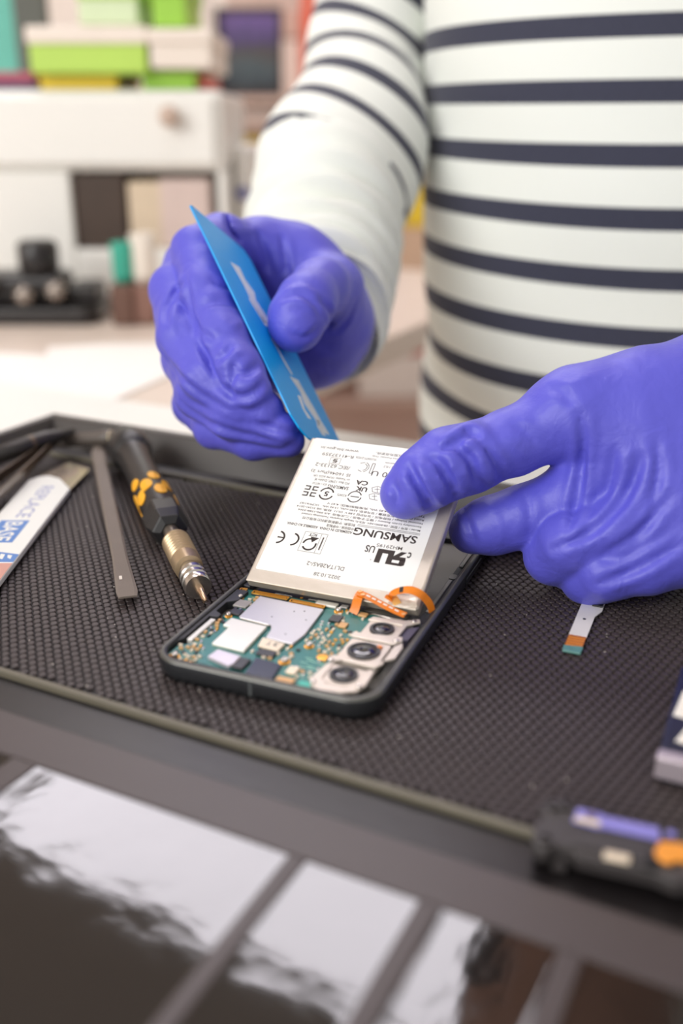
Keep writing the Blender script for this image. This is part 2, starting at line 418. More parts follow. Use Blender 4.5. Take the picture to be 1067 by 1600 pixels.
flatbox('storage_box',236,-40,290,42.6,YC+.02,.12, m_green2, m_green2, 'bright green storage box standing on the cream carton')
block(308,118,330,140,YC+.03,.08, mat('red_card', (206,110,100), .6), 'red_box', 'small red box at the right end of the cabinet top', 'box', zbase=ZT)
block(-20,112,52,130,YC+.03,.10, mat('magenta_card', (176,84,104), .6), 'magenta_box', 'flat magenta box at the left of the cabinet top', 'box', zbase=PB(0,131,YC)[2])
block(-30,130,62,141,YC+.02,.12, mat('navy_card', (70,64,100), .6), 'navy_tray', 'flat navy tray under the magenta box', 'tray', zbase=ZT)
block(-40,-60,16,108,YC+.22,.02, mat('teal_board', (110,190,172), .7), 'teal_board', 'teal board standing behind the magenta box', 'board', zbase=ZT)
block(28,-60,62,100,YC+.19,.02, mat('charcoal_board', (96,98,92), .7), 'charcoal_board', 'narrow charcoal board beside the teal board', 'board', zbase=ZT)
# black desk machine at the left on the side table
mk = empty('black_microscope', Matrix.Translation((*W(62,498,.96)[:2], TZ)))
m_blk = mat('machine_black', (34,30,30), .35, var=.2, scale=30)
MB().prism(rrect(-62,62,-30,60,14),0,16).build('machine_base', m_blk, mk, bevel=3)
MB().box(-58,26,-10,46,16,44).build('machine_body', m_blk, mk, bevel=7, seg=3)
MB().lathe([(17,0),(19,4),(19,26),(15,30)], (2,10,44), (0,0,1), 24).build('machine_head', m_blk, mk, smooth=True)
for x,z in ((-40,36),(24,30),(-6,26)): MB().lathe([(9,0),(10,3),(9,12),(4,14)], (x,-12,z), (0,-1,0), 20).build('focus_knob', mat('knob_metal', (150,140,132), .25, .8), mk, smooth=True)
MB().box(30,58,-6,40,16,34).build('side_box', m_blk, mk, bevel=4)
tag(mk, 'black desk machine with round knobs on the cream table', 'machine')
# teal cup, white cup, brown pots
def cup(u,v,Z,r,h,m,name,label,cat):
    p = W(u,v,Z); t = MB().lathe([(r*.8,0),(r*.92,h*.15),(r,h*.95),(r,h),(r*.9,h),(r*.86,h*.9),(r*.72,4)], (0,0,0), n=24).build(name,m,None,smooth=True)
    t.location = (p[0],p[1],TZ); return tag(t,label,cat)
block(176,446,204,512,.93,.04, mat('brown_pot', (104,74,62), .5, var=.2, scale=40), 'brown_box', 'dark brown box on the cream table right of the black machine', 'box', zbase=TZ+.001)
block(206,446,240,510,.935,.04, mat('maroon_pot', (132,96,84), .5, var=.2, scale=40), 'maroon_box', 'reddish brown box under the white cup', 'box', zbase=TZ+.001)
def oncup(name, bn, r, h, m, label):
    bb = bpy.data.objects[bn]; co = np.array([v.co for v in bb.data.vertices]); c0, c1 = co.min(0), co.max(0)
    o = MB().lathe([(r*.8,0),(r*.92,h*.15),(r,h*.95),(r,h),(r*.9,h),(r*.86,h*.9),(r*.72,4)], (0,0,0), n=24).build(name, m, None, smooth=True)
    o.location = ((c0[0]+c1[0])/2,(c0[1]+c1[1])/2,c1[2]+.0005); return tag(o, label, 'cup')
oncup('teal_cup','brown_box',10.5,36,mat('teal_cup_plastic', (60,172,148), .35),'small teal cup standing on the dark brown box')
oncup('white_cup','maroon_box',12.5,44,mat('white_cup_glaze', (238,228,216), .3),'white cup standing on the reddish brown box')
# loose white papers on the table
for i,(u,v,rz,lab) in enumerate(((250,560,12,'white paper sheet on the cream table, nearer the cabinet'),(60,590,-20,'white paper sheet on the cream table, nearest the tray corner'))):
    p = Gd(u,v,TZ); o = MB(); n = 12; V=[]; F=[]
    for j in range(n+1):
        for k in range(n+1): V.append((-90+180*k/n,-60+120*j/n,.4+1.2*math.sin(k*.5)**2*(j/n)))
    V += [(x,y,z-.3) for x,y,z in V]; q = (n+1)**2
    for j in range(n):
        for k in range(n): e=j*(n+1)+k; F += [(e,e+1,e+n+2,e+n+1),(q+e+n+1,q+e+n+2,q+e+1,q+e)]
    o = o.add(V,F).build('paper_sheet', mat('paper', (246,242,236), .7, var=.01), None)
    o.location = (p[0],p[1],TZ+.0005); o.rotation_euler.z = math.radians(rz); tag(o, lab, 'paper')
# retail rack further back: uprights, shelves, dark poster, boxes
YR = 1.9
rk = empty('display_rack', Matrix.Translation((0,0,FLOOR)))
zf = lambda u,v: PB(u,v,YR)[2]*1000-FLOOR*1000
xf = lambda u,v=100: PB(u,v,YR)[0]*1000
MB().box(xf(472),xf(492),YR*1000-20,YR*1000+20,0,1400).build('upright', mat('rack_orange', (232,104,76), .4), rk, bevel=3)
MB().box(xf(322),xf(334),YR*1000-20,YR*1000+20,0,1400).build('upright', mat('rack_white', (232,220,210), .4), rk, bevel=3)
MB().box(xf(334),xf(850),YR*1000+220,YR*1000+240,0,1400).build('back_panel', mat('rack_back', (214,190,178), .7, var=.05, scale=5), rk)
for v in (150,192,252,436,492,622):
    MB().box(xf(334),xf(850),YR*1000-20,YR*1000+220,zf(0,v)-14,zf(0,v)).build('shelf', mat('rack_shelf', (198,170,156), .5), rk, bevel=2)
MB().box(xf(820),xf(850),YR*1000-20,YR*1000+20,0,1400).build('upright', MATS['rack_orange'], rk, bevel=3)
tag(rk, 'pale shop rack with orange upright behind the person', 'rack')
def shelfblock(u0,v0,u1,vs,m,name,label,cat,dy=0,dep=.12,bevel=3): 
    return block(u0,v0,u1,vs,YR+dy,dep,m,name,label,cat,bevel=bevel,zbase=PB(0,vs,YR)[2]+.001)
# dark poster frame with purple print
pf = empty('poster_frame', Matrix.Translation((0,0,0)))
p0 = PB(339,149,YR); p1 = PB(440,10,YR)
mpst = bpy.data.materials.new('poster_print'); mpst.use_nodes = True; nt = mpst.node_tree; N = nt.nodes; L = nt.links
tc = N.new('ShaderNodeTexCoord'); sx = N.new('ShaderNodeSeparateXYZ'); L.new(tc.outputs['Generated'], sx.inputs[0])
cr = N.new('ShaderNodeValToRGB'); e = cr.color_ramp.elements; e[0].position=0; e[0].color=lin((34,38,48))+(1,); e[1].position=1; e[1].color=lin((120,92,160))+(1,)
for p_,c_ in ((.28,(74,86,92)),(.5,(80,74,72)),(.66,(72,60,100))): q_=e.new(p_); q_.color=lin(c_)+(1,)
nz = N.new('ShaderNodeTexNoise'); nz.inputs['Scale'].default_value = 4; L.new(tc.outputs['Generated'], nz.inputs['Vector'])
ma = N.new('ShaderNodeMath'); ma.operation='MULTIPLY_ADD'; ma.inputs[1].default_value=.5; L.new(nz.outputs['Fac'], ma.inputs[0])
mb_ = N.new('ShaderNodeMath'); mb_.operation='SUBTRACT'; mb_.inputs[1].default_value=.25; L.new(sx.outputs['Z'], mb_.inputs[0]); L.new(mb_.outputs[0], ma.inputs[2])
L.new(ma.outputs[0], cr.inputs[0]); L.new(cr.outputs[0], N['Principled BSDF'].inputs['Base Color']); N['Principled BSDF'].inputs['Roughness'].default_value=.4
x0,x1,z0,z1 = p0[0]*1000,p1[0]*1000,PB(0,150,YR)[2]*1000+1,p1[2]*1000; y = YR*1000+20
MB().box(x0+10,x1-10,y-3,y+2,z0+10,z1-10).build('poster_print', mpst, pf)
fo = [(x0,z0),(x1,z0),(x1,z1),(x0,z1)]; fi=[(x0+10,z0+10),(x1-10,z0+10),(x1-10,z1-10),(x0+10,z1-10)]
fr = MB().ring(fo,fi,0,1); fr.v = [(a_,y+(-6 if c_<.5 else 8),b_) for a_,b_,c_ in fr.v]; fr.build('poster_border', mat('frame_dark', (52,42,42), .5), pf)
tag(pf, 'dark framed poster with purple print on the rack', 'poster')
shelfblock(442,62,469,150, mat('pink_pack', (226,204,192), .6), 'pink_pack', 'pale pink pack beside the framed poster', 'box')
shelfblock(442,14,468,60, mat('rose_pack', (206,172,158), .6), 'rose_pack', 'rose pack stacked on the pale pink pack', 'box')
shelfblock(342,168,432,192, mat('grey_pack', (206,186,176), .6), 'grey_pack', 'low grey pink pack under the framed poster', 'box')
shelfblock(348,212,468,252, mat('mustard_pack', (196,166,30), .5), 'mustard_pack', 'mustard yellow pack left of the striped sleeve', 'box')
shelfblock(396,290,468,436, mat('gold_pack', (222,186,40), .5), 'gold_pack', 'gold pack behind the forearm', 'box')
shelfblock(632,268,692,356, m_yel, 'yellow_pack', 'bright yellow pack between sleeve and striped torso', 'box')
shelfblock(612,357,700,434, mat('peach_pack', (226,192,164), .6), 'peach_pack', 'peach box under the bright yellow pack', 'box', dy=-.01)
shelfblock(560,452,700,492, mat('taupe_pack', (196,178,164), .6), 'taupe_pack', 'taupe box under the peach box', 'box')
shelfblock(560,556,720,622, mat('white_pack', (236,226,218), .6), 'white_pack', 'white box between forearm and torso under a red box', 'box')
o = block(560,520,720,556,YR,.12,mat('red_pack', (208,118,108), .6),'red_pack','flat red box lying on the white box on the rack','box',bevel=3, zbase=PB(0,556,YR)[2]+.002)
def resample_(pts, n):
    P = np.array(pts, float); t = np.linspace(0, len(P)-1, n); out = []
    for x in t:
        i = min(int(x), len(P)-2); f = x-i
        p0, p1, p2, p3 = P[max(i-1,0)], P[i], P[i+1], P[min(i+2,len(P)-1)]
        out.append(tuple(.5*((2*p1)+(-p0+p2)*f+(2*p0-5*p1+4*p2-p3)*f*f+(-p0+3*p1-3*p2+p3)*f**3)))
    return out
# ------------------------------------------------------------------ opened smartphone
T = 7.0                                                  # top of the phone frame above the mat, mm
EX = np.array([.9254,-.3790,0.]); EY = np.array([.3790,.9254,0.])
PO = np.array([-.05691716,.25727613,0.0])
ph = empty('smartphone', frame(PO, EX, EY))
tag(ph, 'opened black smartphone with bare green circuit board and three cameras', 'smartphone')
m_frame = mat('phone_frame', (52,53,56), .34, .45, var=.08, scale=80)
m_glass = mat('phone_glass', (10,10,12), .12, var=0)
m_mid = mat('midplate_grey', (112,110,104), .55, .25, var=.12, scale=60)
m_molding = mat('molding_black', (40,41,45), .45, var=.1, scale=100)
m_pcb = mat('pcb_green', (20,116,110), .35, var=.16, scale=160, coat=.3)
m_shield = mat('shield_nickel', (196,194,196), .34, .55, var=.05, scale=50, bump=.03, bscale=600)
m_shield2 = mat('shield_white', (226,224,214), .34, .35, var=.04, scale=50)
m_gold = mat('contact_gold', (238,170,70), .28, .7, var=.06, scale=300)
m_cream_c = mat('ceramic_cream', (230,214,190), .4, .2, var=.08, scale=400)
m_tan = mat('ceramic_tan', (206,160,104), .4, .2, var=.1, scale=400)
m_chip = mat('chip_black', (32,31,33), .35, var=.1, scale=300)
m_steel = mat('steel_bright', (214,208,200), .22, .95, var=.04, scale=300)
m_lens = mat('lens_glass', (8,8,10), .05, var=0, coat=1.0)
m_brkt = mat('bracket_beige', (214,202,190), .4, .35, var=.1, scale=120)
m_orange = mat('flex_orange', (232,128,22), .35, var=.12, scale=140)
m_whiteink = mat('white_ink', (240,236,226), .6, var=0)
L_ = 146.
def chamf(o, i): return o
# frame: rounded ring with a chamfered top edge
def rr(ins, r): return rrect(ins, 70.6-ins, ins, L_-ins, r, 10)
fo = MB(); levels = [(1.0,0.6),(0.2,1.6),(0.0,2.6),(0.0,5.6),(0.35,6.6),(0.9,7.0),(2.1,7.0),(2.3,6.6),(2.3,3.4)]
ringpts = [[(x,y,z) for x,y in rr(i, 9.5-i)] for i,z in levels]; n = len(ringpts[0])
fo.add([p for r in ringpts for p in r], [(a*n+k, a*n+(k+1)%n, (a+1)*n+(k+1)%n, (a+1)*n+k) for a in range(len(levels)-1) for k in range(n)])
fo.build('frame', m_frame, ph, smooth=True)
cl = [(0.0,6.3),(0.25,6.75),(0.75,7.03),(1.5,7.04),(1.5,6.9)]; cp_ = [[(x,y,z) for x,y in rr(i, 9.5-i)] for i,z in cl]
MB().add([q for r in cp_ for q in r], [(a*n+k, a*n+(k+1)%n, (a+1)*n+(k+1)%n, (a+1)*n+k) for a in range(len(cl)-1) for k in range(n)]).build('edge_highlight', mat('edge_highlight_satin', (104,104,100), .38, .5, var=.06, scale=80), ph, smooth=True)  # paler ring on the rim paints in the highlight along the frame edge
MB().prism(rr(.9, 8.6), .02, 1.0).build('screen_glass', m_glass, ph)
MB().prism(rr(1.2, 8.3), 1.0, 3.4).build('midplate', m_mid, ph)
MB().box(33.2,34.0,-.06,.4,1.4,6.2).build('antenna_line', mat('antenna_grey', (84,87,88), .5), ph)
# side keys
for y0,y1 in ((92,112),(118,128)): MB().box(70.4,71.1,y0,y1,2.6,4.8).build('side_key', m_frame, ph, bevel=.3)
# black moulding along the left wall and battery bay border on the right
MB().prism([(2.2,10),(2.2,52),(6.5,52),(6.5,44.5),(3.6,42),(3.6,35),(6.2,33.5),(6.2,31.5),(3.4,31),(3.4,15),(2.6,13)], 3.4, 6.4).build('side_molding', m_molding, ph, bevel=.3)
MB().prism([(64.6,52),(68.4,50),(68.4,143.6),(65.8,143.6),(65.8,60)], 3.4, 6.1).build('side_molding', m_molding, ph, bevel=.3)
MB().prism([(2.2,56),(5.0,56),(5.0,140),(2.2,140)], 3.4, 6.1).build('side_molding', m_molding, ph, bevel=.3)
MB().box(5,65.8,124,143.6,3.4,5.6).build('speaker_module', m_molding, ph, bevel=.5)
MB().box(66.2,67.6,60,86,6.1,6.6).build('contact_strip', mat('strip_grey', (128,126,120), .4, .3), ph, bevel=.2)
MB().prism(rrect(65.6,68.2,87,91,1.2), 6.1, 6.5).build('clip', MATS['strip_grey'], ph, bevel=.1)
MB().box(66.4,67.8,98,112,6.1,6.6).build('contact_strip', MATS['strip_grey'], ph, bevel=.2)
MB().box(4.0,5.9,15.6,30.6,4.0,5.9).build('earpiece_bar', mat('bar_white', (222,220,214), .35, .2), ph, bevel=.3)
# circuit board with its notched outline (phone coordinates, mm)
ZB = 5.3
pcb = [(3.0,3.4),(14.5,2.6),(16.2,4.5),(30,3.6),(39.5,2.6),(53,2.6),(53.5,8),(50.5,14),(49.5,22),(52,34),(52.5,48),(53,53.2),(44,54.6),(20,55),(4.5,55.2),(3.0,53.6),(3.0,48.6),(5.6,47.2),(6.8,44.6),(8,40.5),(6.6,37.2),(6.2,34.2),(8.2,32.8),(8.0,30.6),(6.6,29.2),(6.4,14.2),(3.2,12.6)]
bo = MB().prism(pcb, 4.4, ZB).build('circuit_board', m_pcb, ph, bevel=.12)
MB().box(7.5,53,55.3,57.6,3.6,5.0).build('flex_strip', m_chip, ph, bevel=.2)
text_mesh('strip_print', 'Battery00Z', 20.5, 14.2, 56.9, 55.9, 5.02, m_whiteink, ph)
text_mesh('strip_print', 'RoHS', 29.5, 26.6, 56.9, 55.9, 5.02, m_whiteink, ph)
MB().lathe([(.55,0),(.55,.2)], (24,56.4,4.95), n=12).build('gold_dot', m_gold, ph)
# screening cans
MB().prism([(11.6,50.2),(35.2,49.3),(36.6,31.2),(35.6,24.2),(26.2,25),(25.6,29.6),(24.2,32.8),(12.2,34.2)], ZB, ZB+1.0).build('shield_can', m_shield, ph, bevel=.25)
MB().prism([(10.4,32.4),(23.6,31.4),(24.2,14.6),(12.9,15.3),(12.6,27),(10.2,27.2)], ZB, ZB+1.15).build('shield_can', m_shield2, ph, bevel=.3)
MB().prism([(13.5,33.2),(24.0,32.2),(24.0,31.7),(13.5,32.7)], ZB+.9, ZB+1.5).build('shield_rail', m_steel, ph, bevel=.1)
for x,y in ((27,44),(30,45.5),(33,40),(31,29),(22,38)): MB().lathe([(.28,0),(.28,.06)], (x,y,ZB+1.0), n=10).build('shield_hole', m_chip, ph)
MB().prism([(25.4,24.6),(33.6,23.4),(33.4,18.6),(26.4,19.4)], ZB, ZB+1.1).build('chip_plate', m_cream_c, ph, bevel=.25)
for k,x in enumerate((28.2,30.6)): text_mesh('chip_mark', ('T','3')[k], x+1.6, x, 22.8, 20.6, ZB+1.13, m_chip, ph)
MB().box(27.6,33.4,15.2,18.6,ZB,ZB+.8).build('chip', m_chip, ph, bevel=.2)
MB().prism([(15.7,7.6),(16.4,12.8),(24.9,11.6),(25.0,6.6),(24.2,4.9)], ZB-.3, ZB+1.2).build('sensor_cover', mat('sensor_lilac', (206,200,208), .3, .4, var=.04), ph, bevel=.4)
MB().prism([(14.6,6.2),(15.4,14),(28.4,12.4),(29.2,4.6),(24,3.6)], ZB-.6, ZB-.1).build('sensor_seat', m_chip, ph, bevel=.2)
MB().prism([(30.0,3.7),(28.9,13.2),(37.8,12.1),(39.0,3.1)], ZB-.4, ZB+.8).build('chip', mat('chip_navy', (32,42,66), .25, var=.15, scale=120), ph, bevel=.25)
MB().box(25.2,28.4,5.2,11.2,ZB,ZB+1.0).build('chip', m_chip, ph, bevel=.2)
MB().box(7.6,11.6,35.6,39.2,ZB,ZB+.9).build('chip', m_chip, ph, bevel=.2)
MB().box(6.2,11.0,41.2,46.0,ZB,ZB+.8).build('chip', mat('chip_grey', (150,146,140), .4, .3), ph, bevel=.2)
MB().box(39.2,43.0,43.2,47.4,ZB,ZB+.9).build('chip', m_chip, ph, bevel=.2)
MB().box(43.4,46.2,40.6,43.6,ZB,ZB+.8).build('chip', m_tan, ph, bevel=.2)
MB().box(40.2,43.6,8.8,12.8,ZB,ZB+.8).build('contact_pad', m_cream_c, ph, bevel=.4)
MB().box(39.4,45.0,2.9,6.6,ZB,ZB+.6).build('contact_pad', m_tan, ph, bevel=.3)
MB().box(46.2,52.6,2.8,6.8,ZB,ZB+.25).build('contact_pad', mat('teal_pad', (58,190,172), .35), ph, bevel=.1)
MB().box(46.5,49.5,50.2,52.6,ZB,ZB+.7).build('chip', m_tan, ph, bevel=.2)
MB().box(30.6,38.2,52.2,55.0,ZB,ZB+1.0).build('connector_cover', mat('cover_pale', (206,204,194), .4, .4), ph, bevel=.3)
MB().box(39.0,41.6,53.4,55.4,ZB,ZB+.7).build('chip', mat('chip_silver', (170,168,164), .4, .5), ph, bevel=.2)
# board-to-board connectors: black body, gold rails
def connector(x, y, w, d, a):
    Mx = Matrix.Translation((x*.001,y*.001,ZB*.001)) @ Matrix.Rotation(math.radians(a),4,'Z')
    o = MB().box(-w/2,w/2,-d/2,d/2,0,.6).build('connector', m_chip, ph, bevel=.15, M=Mx)
    MB().ring(rrect(-w/2,w/2,-d/2,d/2,.3,2), rrect(-w/2+.38,w/2-.38,-d/2+.38,d/2-.38,.2,2), .6, .95).build('contact_rail', m_gold, o)
    MB().box(-w/2+.9,w/2-.9,-.22,.22,.6,.9).build('contact_rail', m_gold, o)
connector(14.4,52.4,13.4,2.2,-1.0); connector(28.4,51.2,12.6,2.0,-1.6); connector(4.2,51.8,2.6,4.2,8)
# screw bosses
def screw(x,y,r,m=m_steel):
    MB().lathe([(r*1.55,0),(r*1.55,.25),(r*1.1,.3)], (x,y,ZB), n=18).build('screw_pad', m_gold, ph)
    s = MB().lathe([(r,0),(r,.9),(r*.75,1.15),(r*.3,1.15),(r*.25,.8)], (x,y,ZB+.25), n=18).build('screw', m, ph, smooth=True)
for x,y,r in ((39.6,51.0,1.0),(40.2,26.2,1.0),(37.4,14.8,1.15),(8.2,34.6,.8),(5.6,47.8,.8),(6.0,5.4,1.0)): screw(x,y,r)
MB().lathe([(1.8,0),(1.8,.3),(1.2,.35)], (46.6,21.6,ZB), n=18).build('gold_ring', m_gold, ph)
# small passive components, sharing two meshes
rnd = random.Random(11)
pm = []
for m_,sz in ((m_cream_c,(1.2,.7,.55)),(m_tan,(1.3,.8,.6)),(m_gold,(1.0,.7,.5)),(m_steel,(.9,.6,.5)),(m_chip,(1.1,.8,.5))):
    q = MB().box(-sz[0]/2,sz[0]/2,-sz[1]/2,sz[1]/2,0,sz[2]).mesh('capacitor'); q.materials.append(m_); pm.append(q)
zones = [((6.6,11.6),(7,31),34),((37.6,43.5),(27.5,42.5),26),((44,51),(24,40),22),((25,36),(14,24),10),((7,11),(40,50),10),((38,50),(44,53),12),((41,49),(8,20),10),((4,13),(4,13),14),((36.5,39),(16,24),6)]
placed = []
for (xa,xb),(ya,yb),nn in zones:
    for _ in range(nn*4):
        if sum(1 for p in placed if p[2]==(xa,ya)) >= nn: break
        x,y = rnd.uniform(xa,xb), rnd.uniform(ya,yb)
        if any((p[0]-x)**2+(p[1]-y)**2 < 1.55**2 for p in placed): continue
        if (9.6<x<24.8 and 14.4<y<33) or (11<x<37.4 and 24<y<50.6 and not (x<12 and y<33)): continue
        placed.append((x,y,(xa,ya)))
        o = link('capacitor', pm[rnd.choice([0,0,0,1,1,2,3,4])], ph)
        o.location = (x*.001,y*.001,ZB*.001); o.rotation_euler.z = rnd.choice([0,math.pi/2])
# silkscreen marks
for k in range(14):
    x,y = rnd.uniform(41,49), rnd.uniform(9,19.5)
    MB().box(x,x+rnd.uniform(1,2.6),y,y+.35,ZB,ZB+.04).build('silkscreen_mark', mat('silkscreen', (150,205,180), .5), ph)
# three cameras in their brackets
def camera(cx, cy, sx, sy, rx, ry, name='camera_module'):
    o = MB().prism(rrect(cx-sx,cx+sx,cy-sy,cy+sy,1.0,4), 4.0, 6.5).build(name, m_brkt, ph, bevel=.35)
    MB().ring(arcpts(cx,cy,rx+.4,ry+.4), arcpts(cx,cy,rx-.7,ry-.7), 6.5, 7.15).build('lens_ring', m_chip, o, bevel=.12)
    MB().prism(arcpts(cx,cy,rx-.7,ry-.7), 6.5, 6.75).build('lens_barrel', m_chip, o)
    r = min(rx,ry)-.9
    MB().lathe([(r,0),(r*.92,.22),(r*.7,.42),(r*.4,.54),(.01,.58)], (cx,cy,6.75), n=28, caps=False).build('lens', m_lens, o, smooth=True)
    MB().ring(arcpts(cx,cy,r*.52,r*.52), arcpts(cx,cy,r*.38,r*.38), 7.2, 7.3).build('iris_ring', mat('iris_grey', (46,45,46), .3, .4), o)
    return o
def arcpts(cx,cy,rx,ry,n=24):
    return [(cx+rx*math.cos(2*math.pi*k/n)*(1 if abs(rx-ry)<.3 else 1), cy+ry*math.sin(2*math.pi*k/n)) for k in range(n)]
camera(57.6,42.6,5.6,5.2,3.5,3.5); c2 = camera(57.4,27.4,6.6,7.0,4.6,4.6); camera(57.1,12.4,5.6,5.0,3.8,3.8)
MB().box(60.4,61.8,30.4,31.6,6.6,7.3).build('orange_dot', m_orange, ph, bevel=.1)
# beige bracket plates around the cameras
def plate(poly, z0, z1, name='camera_bracket', m=None): return MB().prism(poly, z0, z1).build(name, m or m_brkt, ph, bevel=.25)
plate([(50.4,34.4),(64.6,34.4),(66.2,37),(65.4,39.6),(50.2,37.2)], 6.5, 7.1)
plate([(49.2,20.4),(50.2,17.6),(54,19.8),(64.2,19.2),(65.6,22),(64.6,24.2),(63.8,20.6),(50.4,21.8)], 6.5, 7.1)
plate([(50.2,16.4),(52,18.6),(52.2,8.2),(54,6.4),(60.4,6.6),(62.4,9.2),(62.6,17.6),(64.6,17.4),(65.0,9),(64.0,5.6),(60.4,3.4),(53.2,2.2),(50.4,4.0),(49.0,7.6)], 6.1, 6.9)
plate([(51.4,46.6),(52.2,49.2),(62.6,50.4),(66.4,53.0),(67.4,51),(64.2,47.6),(64.0,38.6),(62.9,38.2),(62.6,47.2)], 6.3, 7.0)
plate([(64.6,24),(67.4,27),(67.4,34),(66.4,37),(64.6,34)], 6.0, 6.6)
for x,y in ((50.6,5.2),(63.6,7.6),(50.6,18.4),(64.4,36.6),(65.4,50.6)):
    MB().lathe([(.9,0),(.9,.4),(.6,.55)], (x,y,6.9), n=14).build('screw', m_steel, ph, smooth=True)
plate([(51.2,22),(64.4,21.4),(64.0,33.8),(50.8,34)], 3.6, 4.4, 'camera_seat', m_chip)
plate([(63.2,38),(67.0,40),(67.6,50),(63.6,47)], 3.6, 6.0, 'corner_molding', mat('molding_violet', (90,84,104), .5))
# orange flex cables
MB().strip(resample_([(44.8,50.4,6.1),(45.2,51.4,7.6),(45.2,53.2,9.6),(45.2,55.0,10.6),(45.6,56.4,11.2)],12), (3.0,.2,0), .14).build('flex_cable', m_orange, ph)
MB().strip(resample_([(44.4,55.6,11.2),(48.4,54.9,10.5),(52.0,54.0,9.7),(55.7,53.0,9.0),(59.1,52.5,8.3),(62.0,52.0,7.9)],14), (.6,2.5,.5), .14).build('flex_cable', m_orange, ph)
for k in range(6):
    x = 47.6+k*2.1; y = 55.2-(x-47.6)*.22; z = 10.9-(x-47.6)*.20
    MB().strip([(x,y,z),(x+1.4,y-.31,z-.28)],(.1,.7,.1),.05).build('cable_print', m_whiteink, ph)
for x,y,z in ((45.0,56.2,11.4),(46.4,55.0,11.0),(61.4,52.1,8.2)): MB().lathe([(.75,0),(.75,.1)], (x,y,z), n=14).build('cable_eyelet', mat('eyelet', (250,190,130), .3, .3), ph)
MB().box(47,62,54.6,57.0,5.0,5.6).build('flex_strip', mat('strip_dark', (70,66,60), .4), ph, bevel=.1)
MB().tube([(49.5,52.0,6.0),(52,51.0,6.8),(57,50.0,7.0),(61.4,50.6,6.8)], .22).build('antenna_wire', m_steel, ph, smooth=True)
loop = [(55.1,54.7,10.9),(55.9,56.2,12.4),(58.5,56.8,13.8),(61.9,56.8,14.6),(65.0,57.2,13.6),(66.8,58.4,11.4),(67.9,59.2,9.2),(68.4,59.6,7.0)]
MB().strip(resample_(loop,28), (.9,1.9,1.6), .12).build('flex_cable', m_orange, ph)
MB().strip([(58.2,56.9,13.95),(60.0,57.0,14.4)], (.6,1.6,1.2), .1).build('cable_patch', m_chip, ph)
MB().strip([(62.2,57.0,14.7),(64.2,57.3,14.1)], (.6,1.4,1.2), .1).build('cable_patch', m_whiteink, ph)

# ------------------------------------------------------------------ battery levered up out of the phone
BT = math.radians(31.5); BW, BL = 61.3, 66.25
B0 = np.array([-.03261535,.30665347,.009]); BD = math.cos(BT)*EY + np.array([0,0,math.sin(BT)])
bat = empty('phone_battery', frame(B0, EX, BD))
tag(bat, 'silver phone battery with printed white label lifted out of the phone', 'battery')
m_pouch = mat('pouch_silver', (204,194,180), .36, .45, var=.05, scale=40, bump=.10, bscale=260)
m_label = mat('label_white', (238,237,233), .6, var=.01, scale=40)
m_ink = mat('label_ink', (46,34,28), .6, var=.0); m_ink2 = mat('ink_grey', (76,66,60), .6, var=0)
MB().box(0,BW,0,BL,-4.3,0).build('pouch', m_pouch, bat, bevel=.9, seg=3)
MB().prism([(0.4,-.4),(BW-.4,-.4),(BW-.8,4.6),(.8,4.6)],-.4,.28).build('folded_seam', m_pouch, bat, bevel=.25)
MB().prism(rrect(1.9,56.9,4.8,65.9,.5,3),0,.10).build('label_sheet', m_label, bat)
ZI = .115
MB().prism([(49.6,1.0),(54.3,1.5),(59.4,4.4),(61.0,1.0),(57.4,-.3),(52.4,-.3)],.28,.5).build('foil_tape', mat('foil', (226,218,204), .3, .5, bump=.4, bscale=500), bat, bevel=.08)
MB().prism([(50.3,3.0),(52.4,4.7),(55.6,1.2),(53.6,-.3)],.5,.75).build('cable_tab', mat('tab_gold', (240,190,110), .3, .4), bat, bevel=.05)
def tx(body, xL, xR, yb, yt, bold=0.012, m=None, name='label_text'): return text_mesh(name, body, xL, xR, yb, yt, ZI, m or m_ink, bat, bold)
def ink(polys, name='label_mark', m=None):
    b = MB()
    for p in polys: b.prism(p, .10, ZI)
    return b.build(name, m or m_ink, bat)
tx('2022.10.28',32.4,22.9,7.5,6.1,.006,m_ink2); tx('DL1TA28AS/-2',32.5,19.0,11.3,9.7,.006,m_ink2)
def up(x, y): return (51.9-x, 20.9-y)                    # upright mark coordinates -> battery plane
ink([[up(*p) for p in q] for q in ([(4.5,0),(6.5,0),(6.5,5.7),(4.5,5.7)], [(6.4,0),(10.5,0),(10.5,1.6),(6.4,1.6)], [(8.5,1.5),(10.5,1.5),(10.5,5.7),(8.5,5.7)],
     [(.9,4.7),(4.6,4.7),(4.6,5.7),(.9,5.7)], [(0,3.0),(2.0,3.0),(2.0,5.2),(.9,5.7),(0,5.2)], [(.2,2.1),(4.6,2.1),(4.6,3.6),(0,3.6)], [(2.6,2.2),(4.6,2.2),(2.4,0),(.4,0)])], 'certification_mark')
tx('c',53.2,51.9,21.3,18.9,.02); tx('US',40.3,36.9,21.6,18.7,.02); tx('MH29195',49.4,40.3,22.9,21.5,.006,m_ink2)
tx('SAMSUNG',53.2,30.6,28.1,24.9,.02); tx('®',40.4,39.9,16.2,15.6,.006,m_ink2)
ink([[(31,28.75),(53.6,28.75),(53.6,28.9),(31,28.9)],[(31,29.3),(53.6,29.3),(53.6,29.45),(31,29.45)]])
tx('ASSEMBLED IN CHINA  ASSEMBLE AU CHINA',30.3,5.8,26.1,25.0,.02)
tx('中国组装 / 中國製造',30.3,20.2,27.7,26.5,.01)
tx('制造商: 宁德新能源科技有限公司',30.3,10.5,29.4,28.2,.01)
